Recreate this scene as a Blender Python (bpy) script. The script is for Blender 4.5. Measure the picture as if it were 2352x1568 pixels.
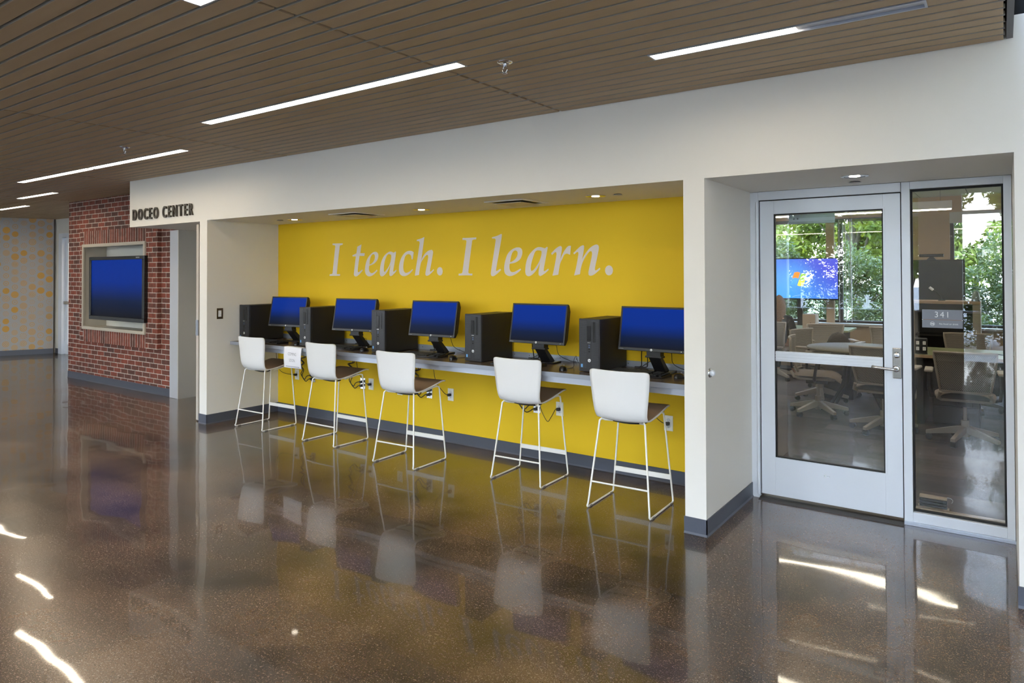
import bpy, bmesh, math, random
from mathutils import Vector, Matrix
random.seed(7)
PI = math.pi
for o in list(bpy.data.objects): bpy.data.objects.remove(o)
SC = bpy.context.scene
COL = SC.collection

# ------------------------------------------------------------------ camera
cd = bpy.data.cameras.new('camera'); cam = bpy.data.objects.new('camera', cd); COL.objects.link(cam)
cd.sensor_width = 36; cd.sensor_fit = 'HORIZONTAL'; cd.lens = 1579.874/2352*36
cd.shift_y = (605.35-784)/2352; cd.clip_start = .05; cd.clip_end = 400
Rv = Vector((0.81406755, 0.58076197, -0.00309256)); Uv = Vector((0.01033348, -0.00916019, 0.99990465)); Fv = Vector((-0.58067827, 0.81402188, 0.01345831))
cam.matrix_world = Matrix(((Rv.x, Uv.x, -Fv.x, 0), (Rv.y, Uv.y, -Fv.y, -4.0858), (Rv.z, Uv.z, -Fv.z, 1.6), (0, 0, 0, 1)))
SC.camera = cam

# ------------------------------------------------------------------ view, sky, sun, window portals
SC.view_settings.view_transform = 'Standard'; SC.view_settings.look = 'None'
SC.view_settings.exposure = 1.0; SC.view_settings.gamma = 1.0; SC.view_settings.use_curve_mapping = False
w = bpy.data.worlds.new('sky'); SC.world = w; w.use_nodes = True
nt = w.node_tree; bg = nt.nodes['Background']; bg.inputs[1].default_value = 8.6
tc = nt.nodes.new('ShaderNodeTexCoord'); sx = nt.nodes.new('ShaderNodeSeparateXYZ'); rp = nt.nodes.new('ShaderNodeValToRGB')
nt.links.new(tc.outputs['Generated'], sx.inputs[0]); nt.links.new(sx.outputs[2], rp.inputs[0]); nt.links.new(rp.outputs[0], bg.inputs[0])
e = rp.color_ramp.elements; e[0].position = 0; e[0].color = (.93, .95, .96, 1); e[1].position = .6; e[1].color = (.44, .62, 1, 1)
sl = bpy.data.lights.new('sun', 'SUN'); sl.energy = 5.5; sl.angle = .01; sl.color = (1, .95, .85)
so = bpy.data.objects.new('sun', sl); COL.objects.link(so); so.rotation_euler = Vector((-.5, 0.02, .86)).to_track_quat('Z', 'Y').to_euler()

YW = -8.5          # window wall of the hall, behind the camera
def portal(x0, x1, z0, z1, y, ny):
    l = bpy.data.lights.new('portal', 'AREA'); l.shape = 'RECTANGLE'; l.size = x1-x0; l.size_y = z1-z0; l.cycles.is_portal = True
    o = bpy.data.objects.new('portal', l); COL.objects.link(o); o.location = ((x0+x1)/2, y, (z0+z1)/2)
    o.rotation_euler = (PI/2, 0, 0) if ny < 0 else (-PI/2, 0, 0)
portal(-16, 6.3, .1, 5.4, YW-.15, 1)
portal(-6, 2.2, .8, 2.46, 8.15, -1)

# ------------------------------------------------------------------ node helpers and materials
def new_mat(name):
    m = bpy.data.materials.new(name); m.use_nodes = True
    return m, m.node_tree, m.node_tree.nodes['Principled BSDF']
def mat(name, col, rough=.5, metal=0., spec=.5, bump=None, var=None, coat=0., em=None, ems=0., ior=None):
    m, t, b = new_mat(name)
    b.inputs['Base Color'].default_value = (*col, 1); b.inputs['Roughness'].default_value = rough
    b.inputs['Metallic'].default_value = metal; b.inputs['Specular IOR Level'].default_value = spec
    b.inputs['Coat Weight'].default_value = coat
    if ior: b.inputs['IOR'].default_value = ior
    if em: b.inputs['Emission Color'].default_value = (*em, 1); b.inputs['Emission Strength'].default_value = ems
    if bump or var:
        tcn = t.nodes.new('ShaderNodeTexCoord')
    if var:   # (scale, amount)
        n = t.nodes.new('ShaderNodeTexNoise'); n.inputs['Scale'].default_value = var[0]; n.inputs['Detail'].default_value = 3
        t.links.new(tcn.outputs['Object'], n.inputs['Vector'])
        mr = t.nodes.new('ShaderNodeMapRange'); mr.inputs[3].default_value = 1-var[1]; mr.inputs[4].default_value = 1+var[1]
        t.links.new(n.outputs[0], mr.inputs[0])
        mx = t.nodes.new('ShaderNodeVectorMath'); mx.operation = 'SCALE'; mx.inputs[0].default_value = col
        t.links.new(mr.outputs[0], mx.inputs[3]); t.links.new(mx.outputs[0], b.inputs['Base Color'])
    if bump:  # (scale, strength, distance)
        n = t.nodes.new('ShaderNodeTexNoise'); n.inputs['Scale'].default_value = bump[0]; n.inputs['Detail'].default_value = 2
        t.links.new(tcn.outputs['Object'], n.inputs['Vector'])
        bp = t.nodes.new('ShaderNodeBump'); bp.inputs['Strength'].default_value = bump[1]; bp.inputs['Distance'].default_value = bump[2]
        t.links.new(n.outputs[0], bp.inputs['Height']); t.links.new(bp.outputs[0], b.inputs['Normal'])
    return m
def MA(t, op, a, b=None, c=None):
    n = t.nodes.new('ShaderNodeMath'); n.operation = op
    for i, v in enumerate((a, b, c)):
        if v is None: continue
        if isinstance(v, (int, float)): n.inputs[i].default_value = v
        else: t.links.new(v, n.inputs[i])
    return n.outputs[0]
def MIX(t, f, a, b):
    n = t.nodes.new('ShaderNodeMix'); n.data_type = 'RGBA'
    for i, v in ((0, f), (6, a), (7, b)):
        if isinstance(v, tuple): n.inputs[i].default_value = (*v, 1)
        elif isinstance(v, (int, float)): n.inputs[i].default_value = v
        else: t.links.new(v, n.inputs[i])
    return n.outputs[2]
def coords(t, kind='Object'):
    tcn = t.nodes.new('ShaderNodeTexCoord'); s = t.nodes.new('ShaderNodeSeparateXYZ'); t.links.new(tcn.outputs[kind], s.inputs[0])
    return tcn.outputs[kind], s.outputs[0], s.outputs[1], s.outputs[2]
def CXYZ(t, x, y, z=0.):
    n = t.nodes.new('ShaderNodeCombineXYZ')
    for i, v in enumerate((x, y, z)):
        if isinstance(v, (int, float)): n.inputs[i].default_value = v
        else: t.links.new(v, n.inputs[i])
    return n.outputs[0]
def NOISE(t, vec, scale, detail=2, rough=.5):
    n = t.nodes.new('ShaderNodeTexNoise'); n.inputs['Scale'].default_value = scale; n.inputs['Detail'].default_value = detail; n.inputs['Roughness'].default_value = rough
    t.links.new(vec, n.inputs['Vector']); return n.outputs[0]
def RANGE(t, v, a, b, c=0., d=1.):
    n = t.nodes.new('ShaderNodeMapRange'); t.links.new(v, n.inputs[0])
    for i, q in ((1, a), (2, b), (3, c), (4, d)): n.inputs[i].default_value = q
    return n.outputs[0]

PAINT = mat('wall_paint', (.79, .76, .69), .55, bump=(260, .05, .001))
YELLOW = mat('yellow_paint', (.88, .58, .022), .6, spec=.2, bump=(260, .05, .001))
TAN = mat('tan_paint', (.62, .46, .31), .6)
BASE = mat('slate_rubber_base', (.075, .082, .105), .42)
SLATE = BASE
ALU = mat('clear_anodised_aluminium', (.80, .84, .90), .42, metal=.2)
ALUD = mat('grey_metal_angle', (.50, .54, .62), .38, metal=.5)
STEEL = mat('brushed_steel', (.62, .62, .62), .22, metal=1.)
STEELP = mat('stainless_panel', (.66, .64, .60), .33, metal=.55, bump=(9, .06, .02))
CHROME = mat('chrome', (.75, .75, .76), .12, metal=1.)
BLACK = mat('black_plastic', (.012, .012, .014), .38)
BLACKG = mat('black_gloss_plastic', (.012, .012, .014), .22)
BLACKM = mat('black_matt_metal', (.014, .014, .015), .5)
GASKET = mat('black_gasket', (.008, .008, .008), .6)
CABLE = mat('black_cable', (.012, .012, .012), .5)
WHITEP = mat('white_plastic', (.82, .82, .81), .38)
WHITEM = mat('white_powder_coat', (.86, .84, .78), .35)
SEATB = mat('taupe_seat_facing', (.36, .25, .165), .5)
LTOP = mat('dark_laminate', (.12, .092, .072), .25, bump=(120, .03, .001))
DKLET = mat('dark_bronze_letter', (.10, .088, .075), .35, metal=.6)
VINYL = mat('warm_grey_vinyl', (.80, .71, .63), .5)
ALMOND = mat('light_outlet_plastic', (.92, .90, .80), .4)
BRONZE = mat('bronze_plate', (.20, .14, .07), .3, metal=.8)
SIGNG = mat('grey_sign_plate', (.24, .26, .31), .45)
SIGNW = mat('white_lettering', (.85, .87, .9), .5)
ORANGE = mat('orange_line', (.35, .17, .06), .5)
PAPER = mat('paper', (.86, .86, .90), .7)
INK = mat('grey_ink', (.10, .10, .13), .7)
WOODT = mat('wood_trim', (.42, .30, .19), .5, var=(12, .2))
TAUPE = mat('taupe_chair_plastic', (.40, .36, .31), .5)
TAUPEF = mat('taupe_fabric', (.27, .23, .20), .75, bump=(400, .2, .002))
GREENT = mat('pale_green_laminate', (.30, .33, .17), .3)
SILLW = mat('white_window_sill', (.70, .70, .68), .45)
DARKV = mat('dark_ceiling_void', (.006, .006, .006), .9)
TRIMG = mat('grey_ceiling_trim', (.14, .14, .145), .6)
LIT = mat('lit_lens', (1, 1, 1), .5, em=(1, .84, .62), ems=17.)
LIT2 = mat('lit_pendant_lens', (1, 1, 1), .5, em=(1, .86, .68), ems=16.)
SPOTL = mat('lit_downlight', (1, 1, 1), .5, em=(1, .88, .70), ems=9.)
DIFF = mat('unlit_lens', (.55, .57, .60), .35)
BEIGEF = mat('beige_niche_trim', (.52, .47, .38), .45)
SKIN = mat('skin', (.62, .36, .25), .5)
HAIR = mat('blond_hair', (.17, .085, .030), .6, var=(60, .7), bump=(80, .8, .01))
KNIT = mat('dark_jumper', (.018, .018, .022), .9)
BARK = mat('bark', (.07, .055, .04), .9)

def glass_mat(name, tint, f0, rough=0.):
    m = bpy.data.materials.new(name); m.use_nodes = True; t = m.node_tree; t.nodes.clear()
    out = t.nodes.new('ShaderNodeOutputMaterial'); tr = t.nodes.new('ShaderNodeBsdfTransparent'); gl = t.nodes.new('ShaderNodeBsdfGlossy')
    tr.inputs[0].default_value = (*tint, 1); gl.inputs['Roughness'].default_value = rough; gl.inputs[0].default_value = (1, 1, 1, 1)
    lw = t.nodes.new('ShaderNodeLayerWeight'); lw.inputs[0].default_value = .5
    f = MA(t, 'ADD', f0, MA(t, 'MULTIPLY', MA(t, 'POWER', lw.outputs['Facing'], 5), 1-f0))
    mx = t.nodes.new('ShaderNodeMixShader'); t.links.new(f, mx.inputs[0]); t.links.new(tr.outputs[0], mx.inputs[1]); t.links.new(gl.outputs[0], mx.inputs[2])
    t.links.new(mx.outputs[0], out.inputs[0]); return m
GLASS = glass_mat('clear_glass', (.95, .97, .96), .075)
GLASSW = glass_mat('window_glass', (.97, .98, .98), .03)

def floor_mat():
    m, t, b = new_mat('polished_concrete'); v, x, y, z = coords(t)
    big = NOISE(t, v, .9, 5, .6); mid = NOISE(t, v, 3.5, 3, .55)
    s = MA(t, 'ADD', MA(t, 'MULTIPLY', big, .65), MA(t, 'MULTIPLY', mid, .35))
    c = MIX(t, RANGE(t, s, .40, .62), (.026, .017, .011), (.130, .076, .040))
    patch = RANGE(t, big, .38, .58, .3, 1.)
    def specks(vec, scale, lo, hi, c, colr, amt):
        k = MA(t, 'MULTIPLY', MA(t, 'MULTIPLY', RANGE(t, NOISE(t, vec, scale, 1), lo, hi), patch), amt)
        return MIX(t, k, c, colr)
    v2 = CXYZ(t, MA(t, 'ADD', x, 7.3), MA(t, 'ADD', y, 3.1))
    c = specks(v, 85, .62, .68, c, (.23, .16, .11), .8)
    c = specks(v2, 190, .63, .68, c, (.34, .25, .18), .8)
    c = specks(v2, 110, .64, .70, c, (.008, .006, .005), .85)
    t.links.new(c, b.inputs['Base Color'])
    b.inputs['IOR'].default_value = 1.42; b.inputs['Coat Weight'].default_value = .50; b.inputs['Coat Roughness'].default_value = .035
    b.inputs['Roughness'].default_value = .23
    bp = t.nodes.new('ShaderNodeBump'); bp.inputs['Strength'].default_value = .40; bp.inputs['Distance'].default_value = .012
    h = MA(t, 'ADD', MA(t, 'MULTIPLY', NOISE(t, v, 1.5, 1), 1.0), MA(t, 'MULTIPLY', NOISE(t, v, 4.0, 0), .09))
    t.links.new(h, bp.inputs['Height']); t.links.new(bp.outputs[0], b.inputs['Normal']); t.links.new(bp.outputs[0], b.inputs['Coat Normal'])
    return m
FLOOR = floor_mat()

def carpet_mat():
    m, t, b = new_mat('carpet_tiles'); v, x, y, z = coords(t)
    br = t.nodes.new('ShaderNodeTexBrick'); br.inputs['Scale'].default_value = 1; br.inputs['Brick Width'].default_value = 1.0; br.inputs['Row Height'].default_value = .25
    br.inputs['Mortar Size'].default_value = .0; br.inputs['Color1'].default_value = (.040, .029, .023, 1); br.inputs['Color2'].default_value = (.095, .070, .055, 1)
    t.links.new(v, br.inputs['Vector'])
    st = NOISE(t, CXYZ(t, MA(t, 'MULTIPLY', x, 3), MA(t, 'MULTIPLY', y, 160)), 1, 1)
    n = t.nodes.new('ShaderNodeVectorMath'); n.operation = 'SCALE'; t.links.new(br.outputs[0], n.inputs[0]); t.links.new(RANGE(t, st, .3, .7, .6, 1.4), n.inputs[3])
    t.links.new(n.outputs[0], b.inputs['Base Color']); b.inputs['Roughness'].default_value = .95
    return m
CARPET = carpet_mat()

def brick_mat(name, vertical=False):
    m, t, b = new_mat(name); v, x, y, z = coords(t)
    br = t.nodes.new('ShaderNodeTexBrick'); br.inputs['Scale'].default_value = 1
    br.inputs['Brick Width'].default_value = .203; br.inputs['Row Height'].default_value = .0675; br.inputs['Mortar Size'].default_value = .0050
    br.inputs['Mortar Smooth'].default_value = .1; br.inputs['Bias'].default_value = -.15
    br.offset = 0 if vertical else .5
    if vertical: br.inputs['Brick Width'].default_value = .30; vec = CXYZ(t, MA(t, 'ADD', z, .1), MA(t, 'ADD', x, 20))
    else: vec = CXYZ(t, MA(t, 'ADD', x, MA(t, 'MULTIPLY', y, 1.)), z)
    t.links.new(vec, br.inputs['Vector'])
    br.inputs['Color1'].default_value = (.235, .060, .035, 1); br.inputs['Color2'].default_value = (.080, .040, .032, 1); br.inputs['Mortar'].default_value = (.56, .49, .42, 1)
    n = t.nodes.new('ShaderNodeVectorMath'); n.operation = 'SCALE'; t.links.new(br.outputs[0], n.inputs[0])
    t.links.new(RANGE(t, NOISE(t, v, 18, 4), .3, .7, .75, 1.25), n.inputs[3])
    t.links.new(n.outputs[0], b.inputs['Base Color']); b.inputs['Roughness'].default_value = .8
    bp = t.nodes.new('ShaderNodeBump'); bp.inputs['Strength'].default_value = .8; bp.inputs['Distance'].default_value = .006; bp.invert = True
    t.links.new(br.outputs['Fac'], bp.inputs['Height']); t.links.new(bp.outputs[0], b.inputs['Normal'])
    return m
BRICK = brick_mat('red_brick'); SOLDIER = brick_mat('red_brick_soldier_course', True)

def plank_mat():
    m, t, b = new_mat('ceiling_plank'); v, x, y, z = coords(t)
    row = MA(t, 'FLOOR', MA(t, 'MULTIPLY', y, 10.)); seg = MA(t, 'FLOOR', MA(t, 'DIVIDE', MA(t, 'ADD', x, 2.49), 3.03))
    wn = t.nodes.new('ShaderNodeTexWhiteNoise'); wn.noise_dimensions = '2D'; t.links.new(CXYZ(t, row, seg), wn.inputs['Vector'])
    gr = NOISE(t, CXYZ(t, MA(t, 'MULTIPLY', x, 2.), MA(t, 'MULTIPLY', y, 30), wn.outputs[0]), 1, 3)
    f = MA(t, 'ADD', MA(t, 'MULTIPLY', wn.outputs[0], .5), MA(t, 'MULTIPLY', gr, .5))
    t.links.new(MIX(t, f, (.40, .29, .165), (.50, .37, .22)), b.inputs['Base Color']); b.inputs['Roughness'].default_value = .55
    return m
PLANK = plank_mat()

def wallpaper_mat():
    m, t, b = new_mat('circle_wallpaper'); v, x, y, z = coords(t)
    u = MA(t, 'DIVIDE', y, .142); ci = MA(t, 'FLOOR', u); fu = MA(t, 'SUBTRACT', MA(t, 'FRACT', u), .5)
    w0 = MA(t, 'ADD', MA(t, 'DIVIDE', z, .150), MA(t, 'MULTIPLY', MA(t, 'PINGPONG', ci, 1), .5)); ri = MA(t, 'FLOOR', w0); fw = MA(t, 'SUBTRACT', MA(t, 'FRACT', w0), .5)
    r = MA(t, 'SQRT', MA(t, 'ADD', MA(t, 'MULTIPLY', fu, fu), MA(t, 'MULTIPLY', fw, fw)))
    ang = MA(t, 'ARCTAN2', fw, fu)
    wn = t.nodes.new('ShaderNodeTexWhiteNoise'); wn.noise_dimensions = '2D'; t.links.new(CXYZ(t, ci, ri), wn.inputs['Vector'])
    sp = t.nodes.new('ShaderNodeSeparateColor'); t.links.new(wn.outputs['Color'], sp.inputs[0])
    rad = MA(t, 'ADD', MA(t, 'MULTIPLY', sp.outputs[2], .08), .37)
    disc = MA(t, 'LESS_THAN', r, rad)
    ring = MA(t, 'GREATER_THAN', MA(t, 'SINE', MA(t, 'MULTIPLY', r, MA(t, 'ADD', 22., MA(t, 'MULTIPLY', sp.outputs[0], 26.)))), -.1)
    dots = MA(t, 'GREATER_THAN', MA(t, 'SINE', MA(t, 'MULTIPLY', ang, 10.)), 0.)
    solid = MA(t, 'LESS_THAN', sp.outputs[1], .30); dotty = MA(t, 'GREATER_THAN', sp.outputs[1], .72)
    pat = MA(t, 'MAXIMUM', MA(t, 'MULTIPLY', solid, MA(t, 'GREATER_THAN', r, .06)), MA(t, 'MULTIPLY', ring, MA(t, 'MAXIMUM', dots, MA(t, 'SUBTRACT', 1., dotty))))
    stren = MA(t, 'MULTIPLY', MA(t, 'MULTIPLY', pat, disc), MA(t, 'ADD', .45, MA(t, 'MULTIPLY', MA(t, 'POWER', sp.outputs[0], 1.3), .85)))
    t.links.new(MIX(t, stren, (.42, .40, .38), (.60, .32, .055)), b.inputs['Base Color']); b.inputs['Roughness'].default_value = .5
    return m
WPAPER = wallpaper_mat()

def screen_mat(name, h0, h1, strength=1., dark=.0):
    # the picture shown on the screen: blue at the top running to black at the bottom
    m, t, b = new_mat(name); v, x, y, z = coords(t)
    f = RANGE(t, z, h0, h1)
    rp = t.nodes.new('ShaderNodeValToRGB'); t.links.new(f, rp.inputs[0]); el = rp.color_ramp.elements
    el[0].position = .0; el[0].color = (.006, .006, .006, 1); el[1].position = 1; el[1].color = (0, .032, .33, 1)
    q = el.new(.30); q.color = (.003, .013, .06, 1); q = el.new(.62); q.color = (0, .030, .30, 1)
    t.links.new(rp.outputs[0], b.inputs['Emission Color']); b.inputs['Emission Strength'].default_value = strength
    b.inputs['Base Color'].default_value = (.003, .003, .003, 1); b.inputs['Roughness'].default_value = .35; b.inputs['Specular IOR Level'].default_value = .05
    return m
SCREEN = screen_mat('blue_screen', .17, .47, .43)
SCREENTV = screen_mat('blue_display_screen', -.42, .41, .42)
def leaf_mat(name, c1, c2):
    m, t, b = new_mat(name); v, x, y, z = coords(t)
    g = t.nodes.new('ShaderNodeObjectInfo')
    t.links.new(MIX(t, RANGE(t, NOISE(t, v, 3.5, 3), .35, .65), c1, c2), b.inputs['Base Color']); b.inputs['Roughness'].default_value = .5
    tr = t.nodes.new('ShaderNodeBsdfTranslucent'); tr.inputs[0].default_value = (c2[0]*1.2, c2[1]*1.2, c2[2], 1)
    mx = t.nodes.new('ShaderNodeMixShader'); mx.inputs[0].default_value = .35
    out = [n for n in t.nodes if n.type == 'OUTPUT_MATERIAL'][0]
    t.links.new(b.outputs[0], mx.inputs[1]); t.links.new(tr.outputs[0], mx.inputs[2]); t.links.new(mx.outputs[0], out.inputs[0])
    return m
LEAF = leaf_mat('leaves', (.045, .09, .012), (.26, .32, .045)); LEAFD = leaf_mat('dark_leaves', (.02, .042, .012), (.075, .11, .028))

# ------------------------------------------------------------------ mesh helpers
class MB:
    def __init__(s): s.v = []; s.f = []; s.sm = []
    def add(s, vs, fs, smooth=False):
        n = len(s.v); s.v += [tuple(p) for p in vs]; s.f += [tuple(i+n for i in q) for q in fs]; s.sm += [smooth]*len(fs); return s
    def box(s, x0, x1, y0, y1, z0, z1, M=None):
        vs = [Vector(p) for p in ((x0, y0, z0), (x1, y0, z0), (x1, y1, z0), (x0, y1, z0), (x0, y0, z1), (x1, y0, z1), (x1, y1, z1), (x0, y1, z1))]
        if M: vs = [M @ p for p in vs]
        return s.add(vs, [(0, 3, 2, 1), (4, 5, 6, 7), (0, 1, 5, 4), (1, 2, 6, 5), (2, 3, 7, 6), (3, 0, 4, 7)])
    def tube(s, pts, r, n=10, closed=False, cap=True, M=None):
        pts = [Vector(p) for p in pts]; N = len(pts); vs = []; prev = None
        rr = r if isinstance(r, (list, tuple)) else [r]*N
        for i, p in enumerate(pts):
            if closed: d = pts[(i+1) % N]-pts[i-1]
            else: d = pts[min(i+1, N-1)]-pts[max(i-1, 0)]
            if d.length < 1e-9: d = Vector((0, 0, 1))
            d.normalize()
            if prev is None:
                a = Vector((0, 0, 1)) if abs(d.z) < .9 else Vector((1, 0, 0)); u = d.cross(a).normalized()
            else:
                u = (prev-d*prev.dot(d));
                u = u.normalized() if u.length > 1e-6 else d.orthogonal().normalized()
            prev = u; q = d.cross(u)
            for k in range(n):
                t = 2*PI*k/n; vs.append(p+(u*math.cos(t)+q*math.sin(t))*rr[i])
        fs = []
        for i in range(N if closed else N-1):
            j = (i+1) % N
            for k in range(n): fs.append((i*n+k, i*n+(k+1) % n, j*n+(k+1) % n, j*n+k))
        if M: vs = [M @ p for p in vs]
        s.add(vs, fs, True)
        if cap and not closed:
            s.add(vs[:n], [tuple(range(n-1, -1, -1))]); s.add(vs[-n:], [tuple(range(n))])
        return s
    def lathe(s, prof, n=24, M=None):   # prof: (r, z)
        vs = []; fs = []; K = len(prof)
        for i in range(n):
            a = 2*PI*i/n
            for r, z in prof: vs.append(Vector((r*math.cos(a), r*math.sin(a), z)))
        for i in range(n):
            j = (i+1) % n
            for k in range(K-1): fs.append((i*K+k, j*K+k, j*K+k+1, i*K+k+1))
        if M: vs = [M @ p for p in vs]
        return s.add(vs, fs, True)
    def prism(s, poly, h0, h1, axis='z', M=None):   # poly in the two other axes
        def P(a, b, c): return Vector({'z': (a, b, c), 'y': (a, c, b), 'x': (c, a, b)}[axis])
        n = len(poly); vs = [P(a, b, h0) for a, b in poly]+[P(a, b, h1) for a, b in poly]
        if M: vs = [M @ p for p in vs]
        return s.add(vs, [tuple(range(n-1, -1, -1)), tuple(range(n, 2*n))]+[(i, (i+1) % n, n+(i+1) % n, n+i) for i in range(n)])
    def grid(s, P, nu, nv, smooth=True):            # P(u, v) with u, v in 0..1
        vs = [P(i/nu, j/nv) for i in range(nu+1) for j in range(nv+1)]
        return s.add(vs, [(i*(nv+1)+j, (i+1)*(nv+1)+j, (i+1)*(nv+1)+j+1, i*(nv+1)+j+1) for i in range(nu) for j in range(nv)], smooth)
    def mesh(s, name, m):
        me = bpy.data.meshes.new(name); me.from_pydata([tuple(p) for p in s.v], [], s.f)
        me.polygons.foreach_set('use_smooth', s.sm)
        bm = bmesh.new(); bm.from_mesh(me); bmesh.ops.recalc_face_normals(bm, faces=bm.faces); bm.to_mesh(me); bm.free()
        me.materials.append(m); me.update(); return me
def link(name, me, parent=None):
    o = bpy.data.objects.new(name, me); COL.objects.link(o)
    if parent: o.parent = parent
    return o
def part(name, mb, m, parent, bev=0, seg=2, label=None):
    o = link(name, mb.mesh(name, m), parent)
    if bev:
        b = o.modifiers.new('bevel', 'BEVEL'); b.width = bev; b.segments = seg; b.limit_method = 'ANGLE'; b.angle_limit = .6
        b.harden_normals = False
    if label: o['label'] = label
    return o
def thing(name, label, cat, loc=(0, 0, 0), rz=0, group=None):
    o = bpy.data.objects.new(name, None); COL.objects.link(o); o.empty_display_size = .05
    o.location = loc; o.rotation_euler = (0, 0, rz); return tag(o, label, cat, group)
def tag(o, label, cat, group=None):
    o['label'] = label; o['category'] = cat
    if group: o['group'] = group
    return o
def struct(name, mb, m, parent=None, bev=0):
    o = part(name, mb, m, parent, bev)
    if not parent: o['kind'] = 'structure'
    return o
def sempty(name):
    o = bpy.data.objects.new(name, None); COL.objects.link(o); o['kind'] = 'structure'; return o
def copy_tree(o, parent=None):
    c = o.copy(); COL.objects.link(c)
    if parent: c.parent = parent
    for ch in list(o.children): copy_tree(ch, c)
    return c
def place(root, first, loc, rz, label, group=None):
    o = root if first else copy_tree(root)
    o.location = loc; o.rotation_euler = (0, 0, rz); o['label'] = label
    if group: o['group'] = group
    return o
def curve_pts(P, n=8, closed=False):     # Catmull-Rom through P
    P = [Vector(p) for p in P]; N = len(P); out = []
    for i in range(N if closed else N-1):
        if closed: a, b, c, d = P[i-1], P[i], P[(i+1) % N], P[(i+2) % N]
        else: a, b, c, d = P[max(i-1, 0)], P[i], P[i+1], P[min(i+2, N-1)]
        for k in range(n):
            t = k/n; out.append(.5*((2*b)+(c-a)*t+(2*a-5*b+4*c-d)*t*t+(-a+3*b-3*c+d)*t**3))
    if not closed: out.append(P[-1])
    return out
def text_mesh(name, s, size, m, depth=.001, sx=1., off=0., align='CENTER', space=1.):
    c = bpy.data.curves.new(name, 'FONT'); c.body = s; c.size = size; c.extrude = depth; c.offset = off; c.align_x = align; c.resolution_u = 4; c.space_character = space
    tmp = bpy.data.objects.new('tmp', c); COL.objects.link(tmp); bpy.context.view_layer.update()
    me = bpy.data.meshes.new_from_object(tmp.evaluated_get(bpy.context.evaluated_depsgraph_get())); bpy.data.objects.remove(tmp)
    me.name = name; me.materials.clear(); me.materials.append(m)
    for v in me.vertices: v.co.x *= sx
    return me
def text(name, s, size, m, loc, parent, depth=.001, sx=1., off=0., align='CENTER', rot=(PI/2, 0, 0), space=1.):
    o = link(name, text_mesh(name, s, size, m, depth, sx, off, align, space), parent); o.location = loc; o.rotation_euler = rot; return o

# ================================================================== THE SETTING
HC, HH = 2.72, 2.173
XL, XA, XP, XD, XR = -7.0536, -6.9134, -1.6082, -1.4749, 0.0495     # left pillar, alcove, pillar, door recess, right wall
DA, DD = 0.888, 0.93
# hall floor (polished concrete) and the carpet beyond the glass door
struct('floor', MB().box(-17.5, 6.5, YW-.2, 1.0, -.1, 0).box(-17.5, -6.95, 1.0, 6.0, -.1, 0), FLOOR)
struct('floor_carpet', MB().box(-6.6, 2.5, 1.0, 8.2, -.1, .004), CARPET)
# front wall with alcove and door recess: one wall body
wf = MB()
wf.box(XL, XA, 0, DA+.12, 0, HC+.3)                       # pillar left of the alcove
wf.box(XA, XP, 0, DA+.12, HH, HC+.3)                      # header over the alcove
wf.box(XP, XD, 0, DA+.12, 0, HC+.3)                       # pillar between alcove and door
wf.box(XD, XR, 0, DD+.12, HH, HC+.3)                      # header over the door recess
wf.box(XR, 6.5, 0, 1.05, 0, 2.833)                        # wall right of the door
wf.box(-8.597, XL, 0, DA+.12, 2.166, HC+.3)               # header over the left opening
struct('wall_front', wf, PAINT)
struct('wall_alcove', MB().box(XA, XP, DA, DA+.12, 0, HH), YELLOW)
# slate rubber baseboards
bt = .006
def base(name, pts):
    b = MB()
    for (xa, ya), (xb, yb) in zip(pts, pts[1:]):
        d = Vector((xb-xa, yb-ya, 0)); L = d.length; d.normalize(); nrm = Vector((d.y, -d.x, 0))
        M = Matrix((( d.x, -d.y, 0, xa), (d.y, d.x, 0, ya), (0, 0, 1, 0), (0, 0, 0, 1)))
        b.prism([(-bt, 0), (0, 0), (0, .101), (-bt, .101), (-bt, .012), (-bt-.006, 0)], -bt, L+bt, 'x', M)
    return struct(name, b, BASE)
base('baseboard_front_left', [(XL, 0), (XA, 0), (XA, 0)][:2])
base('baseboard_alcove_left', [(XA, 0), (XA, DA)]).scale = (1, 1, 1)
base('baseboard_alcove', [(XA, DA), (XP, DA)])
base('baseboard_pillar', [(XP, 0), (XD, 0)])
base('baseboard_recess', [(XD, 0), (XD, DD)])
base('baseboard_front_right', [(XR, 0), (6.4, 0)])

# slatted ceiling: rows of planks with open gaps, cut where the lamps sit
LAMPS = [(-4.823, -2.346, -1.25), (-2.723, -.25, -2.55), (-7.85, -6.005, -.75), (-9.742, -7.88, -.75), (-1.484, -.246, -.75), (-11.815, -10.566, -.05), (-14.2, -12.93, .45),
         (-8.6, -6.1, -2.55), (-12.5, -9.9, -2.55), (-5.2, -2.7, -4.05), (-10.2, -7.7, -4.05), (-1.5, -.3, -4.05)]
YC = -5.0
ce = MB(); seams = [0.025]+[-2.49-3.03*k for k in range(5)]+[-17.3]
for r in range(-60, 85):
    yc = -.05-.1*r
    if yc < YC: continue
    lim = .025
    segs = []
    for a, b in zip(seams[1:], seams):
        segs.append((a+.011, b-.011))
    if yc > 0: segs = [(max(a, -17.3), min(b, -8.62)) for a, b in segs if a < -8.62]
    for lx0, lx1, ly in LAMPS:
        if abs(ly-yc) < .03:
            ns = []
            for a, b in segs:
                if lx1 < a or lx0 > b: ns.append((a, b)); continue
                if lx0 > a: ns.append((a, lx0))
                if lx1 < b: ns.append((lx1, b))
            segs = ns
    y0, y1 = yc-.042, yc+.042
    for a, b in segs:
        if b-a < .02: continue
        c = .003
        ce.prism([(y0+c, HC), (y1-c, HC), (y1, HC+c), (y1, HC+.02), (y0, HC+.02), (y0, HC+c)], a, b, 'x')
struct('ceiling', ce, PLANK)
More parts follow.
